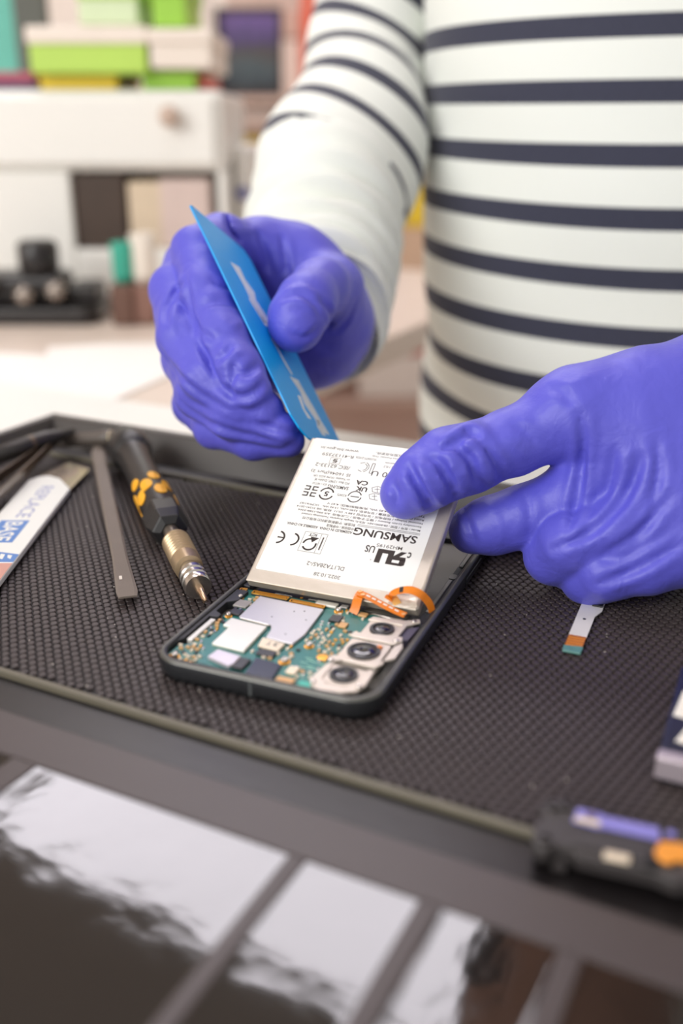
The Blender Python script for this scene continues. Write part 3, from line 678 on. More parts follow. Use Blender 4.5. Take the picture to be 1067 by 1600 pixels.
rows = ['Model / 型号 / 型號 : EB-BS901ABY, 제조사: Ningde Amperex Technology Limited','Secondary Li-ion Battery / 锂离子电池 / 二次电池  A/S 090-1588-3366','Nominal Voltage / 标称电压 / 정격전압 3.88 V  DL11  标准: GB 31241-2014','Rated Capacity / 额定容量 / 정격용량: 3590 mAh, 13.92 Wh   1ICP5/61/67','Typical 3700 mAh 14.35 Wh, 充电限制电压: 4.47 V']
ends = [9.5,7.5,6.5,7.0,17.0]
for k,(r,e) in enumerate(zip(rows,ends)): tx(r,53.2,e,31.15+k*1.5,30.0+k*1.5,.014)
# box with recycling arrows and ICT
bx = [(13.8,14.9),(22.2,14.9),(22.2,23.2),(13.8,23.2)]
def line(x0,y0,x1,y1,w=.12):
    dx,dy = x1-x0,y1-y0; l = math.hypot(dx,dy); nx,ny = -dy/l*w/2,dx/l*w/2
    return [(x0+nx,y0+ny),(x1+nx,y1+ny),(x1-nx,y1-ny),(x0-nx,y0-ny)]
ink([line(*bx[i],*bx[(i+1)%4]) for i in range(4)]+[line(20.0,14.9,20.0,23.2)], 'ict_box')
ink([arc(17.0,18.1,2.0,2.65,-150,20),arc(17.0,18.1,2.0,2.65,60,175),[(17.6,19.0),(19.6,21.2),(16.4,21.4)]], 'ict_arrow'); tx('ICT',18.4,15.4,22.8,21.6,.03)
ink([line(21.1,16.4,21.1,21.8,.5)], 'side_note', m_ink2)
ink([arc(10.0,19.1,2.15,2.8,-82,82)], 'c_mark'); ink([arc(4.6,19.1,2.15,2.8,-82,82), [(4.6,18.85),(6.9,18.85),(6.9,19.4),(4.6,19.4)]], 'ce_mark')
# symbols row
ink([arc(15.3,40.6,2.25,2.8,20,165),arc(15.3,40.6,2.25,2.8,200,345)], 'five_year_ring'); tx('5',16.1,14.5,41.7,39.5,.03)
for sx,sy in ((1,1),(-1,1),(1,-1),(-1,-1)):
    c = lambda x,y: (9.0+sx*x, 40.8+sy*y)
    ink([[c(.4,2.4),c(.9,2.4),c(.9,.9),c(.4,.9)],[c(.4,2.4),c(2.5,2.4),c(2.5,1.9),c(.4,1.9)],[c(.4,.4),c(2.5,.4),c(2.5,.9),c(.4,.9)]], 'material_mark')
ink([arc(25.9,41.0,2.2,2.6,25,180),arc(25.9,41.0,2.2,2.6,205,360),line(24.4,41.0,27.6,41.0,.35)], 'round_mark'); tx('R33475',22.8,19.4,41.4,40.4,.006,m_ink2)
tx('UK',29.4,25.0,45.8,43.7,.03); tx('CA',28.8,24.2,48.6,46.5,.03)
tx('SAMSUNG',22.5,14.6,44.9,43.4,.01); tx('SDI / 베트남',14.0,8.4,45.1,44.0,0); tx('PO Box 12987, Dublin IE',22.0,8.6,47.1,45.9,.005); tx('or Yateley, GU46 6GG, UK',21.6,7.4,48.8,47.6,.005)
tx('IS 16046(Part 2)',21.1,5.8,51.2,49.5,.006,m_ink2); tx('/IEC 62133-2',19.9,6.4,54.2,52.6,.006,m_ink2)
ink([line(11.2,54.6,15.2,54.6),line(15.2,54.6,15.2,57.4),line(15.2,57.4,11.2,57.4),line(11.2,57.4,11.2,54.6)],'standard_box',m_ink2); tx('§',14.2,12.2,57.0,55.0,.02,m_ink2)
tx('R-41137359',19.5,7.2,59.4,58.0,.006,m_ink2); tx('www.bis.gov.in',20.5,5.6,62.6,61.0,.006,m_ink2)
ink([arc(24.4,54.8,1.5,1.7,-75,75),arc(24.4,54.8,2.2,2.4,-70,70),line(23.0,53.2,24.6,52.6,.2),line(23.0,56.4,24.6,57.0,.2),line(27.6,52.4,27.6,57.0,.22),line(28.6,52.4,28.6,57.0,.22),line(27.6,52.4,28.6,52.4,.2),line(27.6,57.0,28.6,57.0,.2)],'kc_mark')
tx('YU10477-21026',28.4,20.4,59.4,58.4,.006,m_ink2); tx('Authorised Service Provider Only.',44.0,26.0,61.0,60.1,0); tx('仅限授权服务商更换。',42,27,62.7,61.5,0)
tx('Do not puncture, disassemble',44.0,32.0,58.6,57.7,0); tx('00 U',36.6,28.6,53.7,51.4,.0); tx('가나다라 / 0.2',40.0,32.0,56.8,55.6,0)
for cy in (42.2,45.4): ink([line(34.6,cy-1.4,31.6,cy-1.2,.16),line(31.6,cy-1.2,30.8,cy+.6,.16),line(30.8,cy+.6,32.6,cy+1.5,.16),line(32.6,cy+1.5,34.6,cy+1.2,.16),line(33.4,cy-1.2,32.6,cy+1.2,.16),line(32.0,cy,33.8,cy+.4,.16)], 'recycling_mark')

# ------------------------------------------------------------------ blue plastic opening card
K0 = W(467,676,.374); K1 = W(295,318,.400); F1 = W(385,395,.4360)
vl = K1-K0; Lc = np.linalg.norm(vl)*1000; vw0 = F1-K1; SK = float(vw0@vl/np.linalg.norm(vl))*1000   # the card's ends are cut at a slant
vw = vw0 - vl*(vw0@vl)/(vl@vl); Wc = np.linalg.norm(vw)*1000
card = empty('opening_card', frame(K0, vw, vl))
m_card = mat('card_blue', (10,164,240), .34, var=.05, scale=40, spec=.35)
sk = lambda x: SK*x/Wc
ol = [(0,8),(2.2,2.6),(6.5,sk(6.5))] + [(Wc-3,sk(Wc-3)),(Wc,SK+3),(Wc,Lc+SK-4)] + [(Wc-3,Lc+sk(Wc-3)),(1.6,Lc+sk(1.6)),(0,Lc-1)]
MB().prism(ol,-.4,.4).build('card_sheet', m_card, card, bevel=.18)
rnd = random.Random(5); wm = mat('card_white_print', (226,238,246), .4, var=.25, scale=500)
def scuff(pts, w):
    b = MB(); n = len(pts)
    for i in range(n-1):
        (x0,y0),(x1,y1) = pts[i],pts[i+1]; wa = w*(.5+.5*abs(math.sin(i*1.9+1))); wb_ = w*(.5+.5*abs(math.sin((i+1)*1.9+1)))
        q = [(x0-wa,y0),(x0+wa,y0),(x1+wb_,y1),(x1-wb_,y1)]
        for s in (1,-1): b.prism([(x, y) for x,y in q], min(s*.40,s*.42), max(s*.40,s*.42))
    return b.build('printed_streak', wm, card)
fx_ = Wc/55.0
def sc2(pts, w): scuff([(x*fx_, y+sk(x*fx_)) for x, y in pts], w*fx_*1.7)
sc2([(24,Lc-20),(25,Lc-26),(28,Lc-31),(26,Lc-36),(29,Lc-42),(30,Lc-49)],3.4)
sc2([(22,Lc-38),(24,Lc-44),(27,Lc-48)],1.6)
sc2([(30,34),(33,28),(33,22),(36,16),(38,10)],3.4); sc2([(25,24),(22,17),(24,13)],1.4); sc2([(36,16),(31,11),(34,8)],1.6)
sc2([(26,Lc-56),(27,Lc-60),(28,Lc-66),(30,Lc-72)],.9)
tag(card, 'bright blue plastic opening card held by the right gloved hand', 'card')

# ------------------------------------------------------------------ precision screwdriver
tip = Gd(321,939,.0050); end = Gd(197,690,.0112)
ax = end-tip; SL = np.linalg.norm(ax)*1000
sd = empty('screwdriver', frame(tip, ax, (0,0,1)))       # local x runs from the tip to the cap
tag(sd, 'black and yellow precision screwdriver with knurled metal chuck', 'screwdriver')
m_sdb = mat('driver_black', (36,35,36), .38, var=.1, scale=60); m_sdy = mat('driver_yellow', (246,176,36), .45, var=.05, scale=60)
m_brass = mat('driver_bronze', (188,164,132), .34, .6, var=.06, scale=80); m_tip = mat('driver_tip', (206,176,146), .22, .9, var=.05)
def ln(prof, name, m, n=24, smooth=True): return MB().lathe([(r,h) for h,r in prof], (0,0,0), (1,0,0), n).build(name, m, sd, smooth=False, bevel=0)
s = SL/150.0
def L2(pr, name, m, n=28): 
    o = MB().lathe([(r*s**.7,h*s) for h,r in pr], (0,0,0), (1,0,0), n).build(name, m, sd)
    e = o.modifiers.new('es','EDGE_SPLIT'); e.split_angle = math.radians(32); o.data.shade_smooth(); return o
L2([(0,.25),(1,.9),(5,1.0),(6,1.3),(11,1.3)],'bit',m_tip)
for k in range(4):
    a = k*math.pi/2+.4; MB().box(.5,4.0*s,-.2,.2,.55,1.15).build('bit_flute', m_tip, sd, M=Matrix.Rotation(a,4,'X'))
L2([(9,2.2),(9,4.0),(10,4.4),(11.4,4.4),(11.8,3.9),(12.6,3.9),(13,4.4),(14.6,4.4),(15,3.9),(15.8,3.9),(16.2,4.4),(18,4.4),(18.4,3.3),(22,3.3),(22.5,3.0)],'chuck_ring',m_steel,32)
pr = [(22,3.4),(22.5,4.6),(27,4.9)]
for k in range(7): pr += [(28+k*2.0,4.9),(28.6+k*2.0,4.4),(29.4+k*2.0,4.4),(30+k*2.0,4.9)]
pr += [(43,4.9),(44,4.3)]
L2(pr,'chuck_sleeve',m_brass,32)
L2([(44,2.7),(54,2.7)],'shaft',mat('driver_steel',(150,138,126),.3,.8),24)
MB().lathe([(r*s**.7,h*s) for r,h in [(3.6,52),(6.4,53.5),(7.9,58),(7.9,66),(6.6,70)]],(0,0,0),(1,0,0),6).build('hex_collar', m_sdb, sd, bevel=.6, seg=3)
L2([(66,6.4),(72,6.7),(82,6.9),(92,6.6),(110,6.3),(126,6.6),(131,7.2)],'handle',m_sdb,32)
L2([(131,6.6),(133,8.3),(138,9.2),(145,8.8),(149,6.8),(150.5,3.5),(151,.3)],'rotating_cap',m_sdb,32)
def inlay(h, a, rh, ra):                                  # yellow soft-grip inlays wrapped on the handle
    V=[];F=[];n=14;R=6.98*s**.7
    V.append((h*s, R*math.cos(a)+.0, R*math.sin(a)))
    for k in range(n):
        t=2*math.pi*k/n; aa=a+ra*math.cos(t); hh=h+rh*math.sin(t); V.append((hh*s,R*math.cos(aa),R*math.sin(aa)))
    F=[(0,1+(k+1)%n,1+k) for k in range(n)]
    return MB().add(V,F)
inl = [(76,a0,4.2,.34) for a0 in (0.2,1.46,2.7,3.98,5.24)]+[(83,a0,4.4,.36) for a0 in (.83,2.09,3.35,4.6,5.86)]+[(90,a0,3.6,.34) for a0 in (.2,1.46,2.7,3.98,5.24)]+[(79.5,a0,1.4,.5) for a0 in (.5,1.8,3.0,4.3,5.5)]
for h,a0,rh,ra in inl:
    o = inlay(h,a0,rh,ra).build('grip_inlay', m_sdy, sd); so = o.modifiers.new('s','SOLIDIFY'); so.thickness=.00035; so.offset=0

# ------------------------------------------------------------------ black spudger
t0 = Gd(200,933,.0032); t1 = Gd(152,700,.0050); av = t0-t1; SLn = np.linalg.norm(av)*1000
spd = empty('spudger', frame(t1, av, np.cross((0,0,1),av)))
m_spd = mat('spudger_nylon', (118,107,98), .6, var=.12, scale=70, bump=.3, bscale=3000)
hw = lambda t: 3.3-.6*t if t<.80 else 2.82+(t-.80)/.2*.95
V=[];F=[];n=40
for i in range(n+1):
    t=i/n; w=hw(t) if i>1 else 1.6+.8*i; th=2.6*(1-t)**.7+.7; z0=-th/2
    if i==n: w-=.7
    V += [(t*SLn,-w,z0),(t*SLn,w,z0),(t*SLn,w,z0+th*.75),(t*SLn,w*.72,z0+th),(t*SLn,-w*.72,z0+th),(t*SLn,-w,z0+th*.75)]
for i in range(n):
    for k in range(6): F.append((i*6+k,i*6+(k+1)%6,i*6+6+(k+1)%6,i*6+6+k))
F += [(5,4,3,2,1,0),tuple(range(n*6,n*6+6))]
MB().add(V,F).build('spudger_body', m_spd, spd)
MB().box(SLn-16,SLn-13.4,1.4,2.4,.62,.9).build('nick', mat('nick_white',(226,216,204),.5), spd, M=Matrix.Rotation(-.02,4,'Z'))
tag(spd, 'flat charcoal grey spudger lying beside the screwdriver', 'spudger')

# ------------------------------------------------------------------ white glue tube sleeve with blue print
tb = empty('pry_blade', frame((-.1304,.431,.0031), (0,-1,0), (1,0,0))); TL = 190.
m_tbw = mat('sleeve_white',(236,236,230),.3,var=.02,scale=30); m_tbb = mat('sleeve_blue',(78,128,196),.4,var=.03); m_metal = mat('blade_metal',(206,190,172),.22,.85,var=.05,scale=30)
TWd = 10.8
MB().prism([(-12,-4.5),(-21.5,-1.0),(-22.5,.5),(-13,TWd+1.2),(-11,TWd+1.4),(14,TWd-.4),(20,TWd-.6),(20,-TWd+.6),(2,-TWd+.4)],-1.2,-.6).build('metal_blade', m_metal, tb, bevel=.1)
MB().prism([(6,-TWd),(1.5,-TWd*.72),(0,-TWd*.3),(4,TWd*.25),(15,TWd*.86),(18,TWd),(TL,TWd),(TL,-TWd)],-1.8,.6).build('handle_sleeve', m_tbw, tb, bevel=.4)
def tbt(body,x0,x1,y0,y1,m,z=.63,bold=.01,name='sleeve_text'): return text_mesh(name,body,x0,x1,y0,y1,z,m,tb,bold)
m_tblt = mat('sleeve_print',(140,146,190),.5,var=0)
tbt('REPLACE',15,53,-2.6,3.2,m_tblt,bold=.0)
MB().box(56.5,79.5,-7.0,4.4,.6,.66).build('blue_panel', m_tbb, tb); tbt('BASE',58,78,-4.4,2.6,m_tbw,z=.69,bold=.02)
MB().prism([(88,-TWd+.3),(88.6,2),(91,TWd-.3),(98,TWd-.3),(98,-TWd+.3)],.6,.66).build('blue_panel', m_tbb, tb)
for k in range(6): MB().prism([(90.5+k%2,-8+k*2.9),(96-k%3,-7.4+k*2.9),(95.5,-5.8+k*2.9),(91+k%2,-6.2+k*2.9)],.66,.7).build('white_motif', m_tbw, tb)
MB().box(99,122,-TWd+.2,TWd-.2,.6,.66).build('salmon_panel', mat('sleeve_salmon',(206,150,134),.5), tb)
tag(tb, 'white handled metal pry blade with blue printed panel', 'pry tool')

# ------------------------------------------------------------------ dark tools lying against the left rim
def rod(name, a, b, prof, m, label, cat, flat=1.0):
    av = np.array(b)-np.array(a); Ln = np.linalg.norm(av)*1000
    t = empty(name, frame(a, av, np.cross((0,0,1),av)))
    o = MB().lathe([(r,h*Ln) for h,r in prof],(0,0,0),(1,0,0),20).build('tool_body', m, t, smooth=True)
    if flat != 1: 
        for v in o.data.vertices: v.co.z *= flat
    tag(t,label,cat); return t,Ln
m_tool = mat('tool_black',(46,42,40),.4,var=.12,scale=50); m_tool2 = mat('tool_bronze',(96,82,68),.35,.4,var=.12,scale=50)
t,Ln = rod('black_pen_tool', Gd(-40,722,.010), Gd(118,672,.013), [(0,3.8),(.55,4.2),(.7,4.2),(.8,3.2),(.97,1.6),(1,.5)], m_tool, 'thick black pen tool lying across the tray corner', 'pen')
MB().lathe([(4.3,Ln*.52),(4.3,Ln*.56)],(0,0,0),(1,0,0),20).build('grip_band', m_tool2, t)
a_, b_ = Gd(-30,780,.004), Gd(94,680,.0105)
tz = empty('tweezers', frame(a_, b_-a_, np.cross((0,0,1),b_-a_))); Ln = np.linalg.norm(b_-a_)*1000
for sgn in (1,-1):
    MB().strip([(0,sgn*5,0),(Ln*.3,sgn*4.4,0),(Ln*.65,sgn*2.6,0),(Ln*.9,sgn*.9,0),(Ln,sgn*.3,0)],(0,0,4.2),.9).build('tweezer_arm', m_tool2, tz)
MB().box(-4,6,-5.6,5.6,-2.1,2.1).build('tweezer_joint', m_tool2, tz, bevel=1)
MB().lathe([(1.1,0),(1.1,1.2)],(Ln*.62,3.0,0),(0,1,0),14).build('rivet', MATS['contact_gold'], tz)
tag(tz, 'slim dark bronze tweezers beside the white pry blade', 'tweezers')
rod('dark_file', Gd(-50,815,.006), Gd(38,738,.007), [(0,2.6),(.5,2.8),(.9,2.4),(1,1.0)], mat('file_grey',(92,84,76),.45,.3,var=.15,scale=60), 'flat dark grey file tucked between tweezers and pry blade','file',.5)
p = Gd(166,682,.012); q = Gd(182,686,.013)
# thin grey stylus lying along the rear shelf
t,Ln = rod('grey_stylus', Gd(88,690,.006), Gd(178,683,.011), [(0,2.6),(.1,3.4),(.75,3.4),(.82,3.9),(.9,3.9),(1,3.2)], mat('stylus_grey',(88,80,74),.4,var=.1), 'grey stylus with pale tip lying behind the screwdriver cap','stylus')
MB().lathe([(3.3,Ln*.9),(3.6,Ln*.96),(2.6,Ln*1.02)],(0,0,0),(1,0,0),20).build('stylus_tip', mat('stylus_pale',(196,180,150),.4), t, smooth=True)

# ------------------------------------------------------------------ loose flex ribbon on the mat, right of the phone
r0 = Gd(893,1018,.0006); r1 = Gd(925,938,.0006); av = r1-r0; RL = np.linalg.norm(av)*1000
rb = empty('flex_ribbon', frame(r0, av, np.cross((0,0,1),av)))
MB().prism([(-1.2,-2.9),(-1.2,2.7),(2.6,3.0),(3.4,-3.0)],-.1,.6).build('connector_head', mat('ribbon_teal',(92,140,132),.35,var=.2,scale=300), rb, bevel=.2)
MB().box(2.8,10.5,-2.7,2.7,0,.35).build('copper_band', mat('ribbon_copper',(206,118,26),.3,.3,var=.1,scale=300), rb)
for k in range(4): MB().box(3.4+k*1.7,4.2+k*1.7,-2.6,2.6,.35,.42).build('copper_trace', mat('ribbon_gold',(236,160,50),.3,.5), rb)
MB().prism([(10.2,-2.8),(10.2,2.8),(30,2.8),(60,2.9),(60,-4.6),(31,-4.5),(26,-2.9)],0,.32).build('ribbon_sheet', mat('ribbon_white',(222,218,212),.4,var=.03,scale=60), rb)
MB().lathe([(.55,0),(.55,.1)],(23,0,.32),n=14).build('ribbon_hole', m_chip, rb)
MB().box(33.5,36.5,-4.2,-.8,.32,.9).build('ribbon_chip', m_chip, rb, bevel=.1)
tag(rb, 'white flex ribbon with copper connector on the mat under the left hand', 'ribbon')

# ------------------------------------------------------------------ dark box with white lettering at the right edge
q0 = Gd(1026,1198,.009); 
db = empty('dark_case', frame((.0775,.2068,.0001), (.912,-.410,0), (.410,.912,0)))
MB().box(0,60,0,50,0,7).build('case_body', mat('case_navy',(30,32,44),.3,var=.06), db, bevel=1.0)
MB().box(-.2,60.2,-.3,4.2,1.0,7.3).build('case_edge', mat('case_edge',(188,176,184),.3,.4), db, bevel=.7)
for q in ([(10,12),(12.5,22),(24,20),(24,15),(17,16),(15.5,11)],[(9,38),(13,38),(13,27),(24,25.5),(24,22.5),(8,24.0)]): MB().prism([(x-6.8,y-3) for x,y in q],7.0,7.08).build('white_print', m_whiteink, db)
tag(db,'dark navy case with white lettering at the right edge of the mat','case')

# ------------------------------------------------------------------ loose black phone module with lilac strip, front right
w0 = Gd(838,1298,.004); w1 = Gd(1067,1345,.004)
md = empty('speaker_module', frame((w0[0],w0[1],0), w1-w0, np.cross((0,0,1),w1-w0)))
m_md = mat('module_black',(58,54,54),.42,var=.2,scale=90,bump=.2,bscale=900)
MB().prism([(0,-6),(3,-7),(5,-4.6),(8,-4.6),(9.5,-6.6),(26,-7),(30,-8.4),(34,-7),(52,-7),(52,8),(36,9),(9,9.6),(6,11.6),(1.5,11),(-.5,7),(1,4),(-.8,1)],1.2,5.0).build('module_body', m_md, md, bevel=.5)
MB().prism([(8,-4),(24,-4.4),(24,1.5),(8,2.0)],5.0,5.7).build('raised_plate', m_md, md, bevel=.3)
MB().prism([(7.4,4.0),(8.0,9.0),(13.2,8.8),(14,8.0),(26,7.6),(26.4,3.4),(14,3.8),(13.4,3.2)],5.0,5.8).build('lilac_strip', mat('module_lilac',(136,130,206),.35,var=.08,scale=120), md, bevel=.25)
MB().prism([(8.0,3.6),(8.0,5.4),(13.5,5.2),(13.5,3.4)],5.8,6.1).build('pale_pad', m_cream_c, md, bevel=.1)
MB().lathe([(1.2,0),(1.2,.35),(.6,.4)],(11.2,6.8,5.8),n=16).build('strip_hole', mat('hole_mauve',(110,96,140),.4), md)
MB().prism([(25.2,-1.2),(26.2,2.6),(30,3.4),(38,3.0),(38,-2.0),(30,-2.3),(28.5,-4.0),(26.2,-3.4)],5.0,6.0).build('copper_pad', mat('module_orange',(246,162,62),.35,.2,var=.08,scale=100), md, bevel=.3)
MB().box(15,20.5,-6.4,-3.8,5.0,5.8).build('pale_pad', m_cream_c, md, bevel=.3)
MB().lathe([(2.2,0),(2.2,.5),(1.3,.6),(1.2,.1)],(24.6,-4.6,5.0),n=18).build('boss', m_chip, md)
for x,y in ((2.6,8.2),(5.2,9.2),(2.2,-3.8)): MB().lathe([(1.5,0),(1.5,.9),(.8,1.0),(.8,.2)],(x,y,5.0),n=16).build('boss', m_md, md)
for x0,y0 in ((6,-5.5),(46,-5.5),(6,6),(44,5)): MB().box(x0-1.5,x0+1.5,y0-1.5,y0+1.5,0,1.3).build('foot', m_md, md)
MB().lathe([(1.0,0),(1.0,.5)],(28.6,6.8,5.0),n=14).build('lilac_dot', MATS['module_lilac'], md)
tag(md,'loose black phone module with lilac strip and orange pad','module')
# ------------------------------------------------------------------ person: striped shirt, gloved hands
per = empty('person', Matrix.Translation((.20,.66,FLOOR)))
tag(per, 'person in navy striped white shirt and violet gloves working on the phone', 'person')
IP = per.matrix_world.inverted()
def under(o):                                            # parent to the person without moving
    o.parent = per; o.matrix_parent_inverse = IP; return o
m_glove = bpy.data.materials.new('glove_nitrile'); m_glove.use_nodes = True
nt = m_glove.node_tree; N = nt.nodes; L = nt.links; b = N['Principled BSDF']
b.inputs['Roughness'].default_value = .47; b.inputs['Specular IOR Level'].default_value = .5
b.inputs['Sheen Weight'].default_value = .12; b.inputs['Sheen Roughness'].default_value = .4; b.inputs['Sheen Tint'].default_value = (.7,.7,1,1)
tc = N.new('ShaderNodeTexCoord'); nz = N.new('ShaderNodeTexNoise'); nz.inputs['Scale'].default_value = 45; nz.inputs['Detail'].default_value = 3
L.new(tc.outputs['Object'], nz.inputs['Vector']); mx = N.new('ShaderNodeMix'); mx.data_type='RGBA'
mx.inputs['A'].default_value = lin((85,84,197))+(1,); mx.inputs['B'].default_value = lin((97,95,210))+(1,)
L.new(nz.outputs['Fac'], mx.inputs['Factor']); L.new(mx.outputs['Result'], b.inputs['Base Color'])
n2 = N.new('ShaderNodeTexNoise'); n2.inputs['Scale'].default_value = 130; n2.inputs['Detail'].default_value = 5; n2.inputs['Distortion'].default_value = .6
L.new(tc.outputs['Object'], n2.inputs['Vector'])
nr = N.new('ShaderNodeTexNoise'); nr.noise_type = 'RIDGED_MULTIFRACTAL'; nr.inputs['Scale'].default_value = 70; nr.inputs['Detail'].default_value = 2; nr.inputs['Distortion'].default_value = .8
L.new(tc.outputs['Object'], nr.inputs['Vector'])
n3 = N.new('ShaderNodeTexNoise'); n3.inputs['Scale'].default_value = 2600; L.new(tc.outputs['Object'], n3.inputs['Vector'])
ad = N.new('ShaderNodeMath'); ad.operation='MULTIPLY_ADD'; ad.inputs[1].default_value = .06; L.new(n3.outputs['Fac'], ad.inputs[0])
ac = N.new('ShaderNodeMath'); ac.operation='MULTIPLY_ADD'; ac.inputs[1].default_value = .22; L.new(nr.outputs['Fac'], ac.inputs[0]); L.new(n2.outputs['Fac'], ac.inputs[2]); L.new(ac.outputs[0], ad.inputs[2])
bp = N.new('ShaderNodeBump'); bp.inputs['Strength'].default_value = .30; bp.inputs['Distance'].default_value = .002
L.new(ad.outputs[0], bp.inputs['Height']); L.new(bp.outputs['Normal'], b.inputs['Normal'])

def J(u, v, Z, r): return (W(u, v, Z*.001), r*.001)      # joint: pixel, depth mm, radius mm
def chain(P, js, k=.004):
    d = None
    for (a, ra), (b_, rb_) in zip(js[:-1], js[1:]):
        q = rc(P, a, b_, ra, rb_); d = q if d is None else smin(d, q, k)
    return d
def hand_field(palm, fingers, kp=.010, kf=.0012, web=()):
    def f(P):
        pal = None
        for js in palm:
            q = chain(P, js, .012); pal = q if pal is None else smin(pal, q, .014)
        D = None
        for js, kk in fingers:
            q = smin(pal, chain(P, js), kk); D = q if D is None else smin(D, q, kf)
        return D
    return f
def cast(field, pts, lo=.26, hi=.56):
    out = []
    ts = np.arange(lo, hi, .0006)
    for u, v in pts:
        r = ray(u, v); P = tuple(CAM[i]+r[i]*ts for i in range(3)); d = field(P); k = np.argmax(d < 0)
        if d[k] < 0: out.append(CAM + r*ts[k])
    return out
def densify(pts, step=7.0):
    out = [pts[0]]
    for a, b_ in zip(pts[:-1], pts[1:]):
        n = max(1, int(math.hypot(b_[0]-a[0], b_[1]-a[1])/step))
        out += [(a[0]+(b_[0]-a[0])*i/n, a[1]+(b_[1]-a[1])*i/n) for i in range(1, n+1)]
    return out
def wrinkler(field, strokes, cuts=()):
    lines = []
    for pts, sg, r in strokes:
        for _ in range(2):                               # Chaikin smoothing, then drop on the surface
            q = [pts[0]]
            for a, b_ in zip(pts[:-1], pts[1:]):
                q += [(a[0]*.75+b_[0]*.25, a[1]*.75+b_[1]*.25), (a[0]*.25+b_[0]*.75, a[1]*.25+b_[1]*.75)]
            pts = q+[pts[-1]]
        H = cast(field, densify(pts)); n = len(H)
        if n > 2: lines.append((np.array(H), sg, r))
    def post(D, ax):
        # loose rubber: slow undulation of the surface
        X, Y, Z = ax[0][:,None,None], ax[1][None,:,None], ax[2][None,None,:]
        D += (.00022*np.sin(X*210+Y*130+1.0)*np.sin(Y*170-Z*190)+.00016*np.sin(Z*330+X*260)*np.sin(Y*300+.5-X*120)).astype(np.float32)
        for H, sg, r in lines:
            m = .008; sl = []
            for i in range(3):
                l, h = H[:,i].min()-m, H[:,i].max()+m
                sl.append(slice(max(0, int(np.searchsorted(ax[i], l))), int(np.searchsorted(ax[i], h))))
            S = tuple(sl); P = (ax[0][sl[0]][:,None,None], ax[1][sl[1]][None,:,None], ax[2][sl[2]][None,None,:])
            best = None; amp = None; n = len(H)
            for i in range(n-1):
                if np.linalg.norm(H[i+1]-H[i]) > .012: continue
                q = rc(P, H[i], H[i+1], 0, 0); A = math.sin(math.pi*min(max((i+.5)/(n-1),.04),.96))**.7
                if best is None: best, amp = q, np.full(q.shape, A, np.float32)
                else:
                    w = q < best; best = np.where(w, q, best); amp = np.where(w, A, amp)
            if best is None: continue
            if sg > 0: D[S] -= amp*(.00125*r)*np.exp(-(best/.0016)**2)
            else: D[S] += amp*(.0024*r)*np.exp(-best/.0009) - amp*(.0007*r)*np.exp(-((best-.0032)/.0016)**2)
        for c in cuts: D = np.maximum(D, -c((X, Y, Z)))
        return D
    return post
def box_cut(M, lo, hi, g=.0002):
    I = np.array(M.inverted()); lo = np.array(lo)*.001; hi = np.array(hi)*.001; c = (lo+hi)/2; e = (hi-lo)/2+g
    def f(P):
        q = None
        for i in range(3):
            l = np.abs(I[i,0]*P[0]+I[i,1]*P[1]+I[i,2]*P[2]+I[i,3]-c[i])-e[i]; q = l if q is None else np.maximum(q, l)
        return q
    return f
cut_bat = box_cut(bat.matrix_world, (0,0,-4.3), (BW,BL,.12)); cut_card = box_cut(card.matrix_world, (-2,-30,-.4), (Wc,Lc+20,.4), .0003)
cut_ph = box_cut(ph.matrix_world, (0,0,0), (70.6,146,7.0))
cut_mat = lambda P: P[2]*1.0-.0003+0*P[0]+0*P[1]

# right hand (left in the picture) pinching the card ---------------------------------------------
R_idx = [J(408,388,462,11),J(345,374,444,10.8),J(308,394,422,10.4),J(322,455,404,9.8),J(350,525,392,9.5),J(374,580,384,9.0),J(393,612,380,8.0)]
R_mid = [J(368,405,470,11.5),J(298,412,446,10.8),J(274,455,424,10.4),J(284,528,404,9.8),J(322,590,391,9.3),J(372,628,386,8.4),J(412,642,384,8.0)]
R_rng = [J(340,455,474,11),J(302,495,452,10),J(290,560,424,9.7),J(312,618,402,9.3),J(362,652,391,8.4),J(438,672,385,7.0)]
R_pky = [J(345,515,474,10),J(312,575,456,9),J(303,632,428,8.7),J(336,668,408,8.0),J(394,688,396,7.2),J(452,690,389,6.2)]
R_thb = [J(520,505,468,15),J(522,452,448,12.8),J(500,448,426,11.6),J(480,470,411,11.4),J(464,497,405,11.2),J(460,512,404,10.2)]
R_palm = [[J(408,395,464,11),J(470,440,470,15),J(505,490,480,19)],[J(368,420,472,12),J(440,480,480,16),J(495,510,484,20)],
          [J(345,480,476,11),J(420,530,482,15),J(485,530,486,19)],[J(350,530,476,10),J(430,562,480,13),J(485,545,484,16)],
          [J(415,385,464,10.5),J(468,398,466,10),J(512,440,462,12)],[J(500,500,484,21),J(495,460,520,22),J(500,410,560,23)]]
R_f = hand_field(R_palm, [(R_idx,.008),(R_mid,.008),(R_rng,.008),(R_pky,.008),(R_thb,.012)])
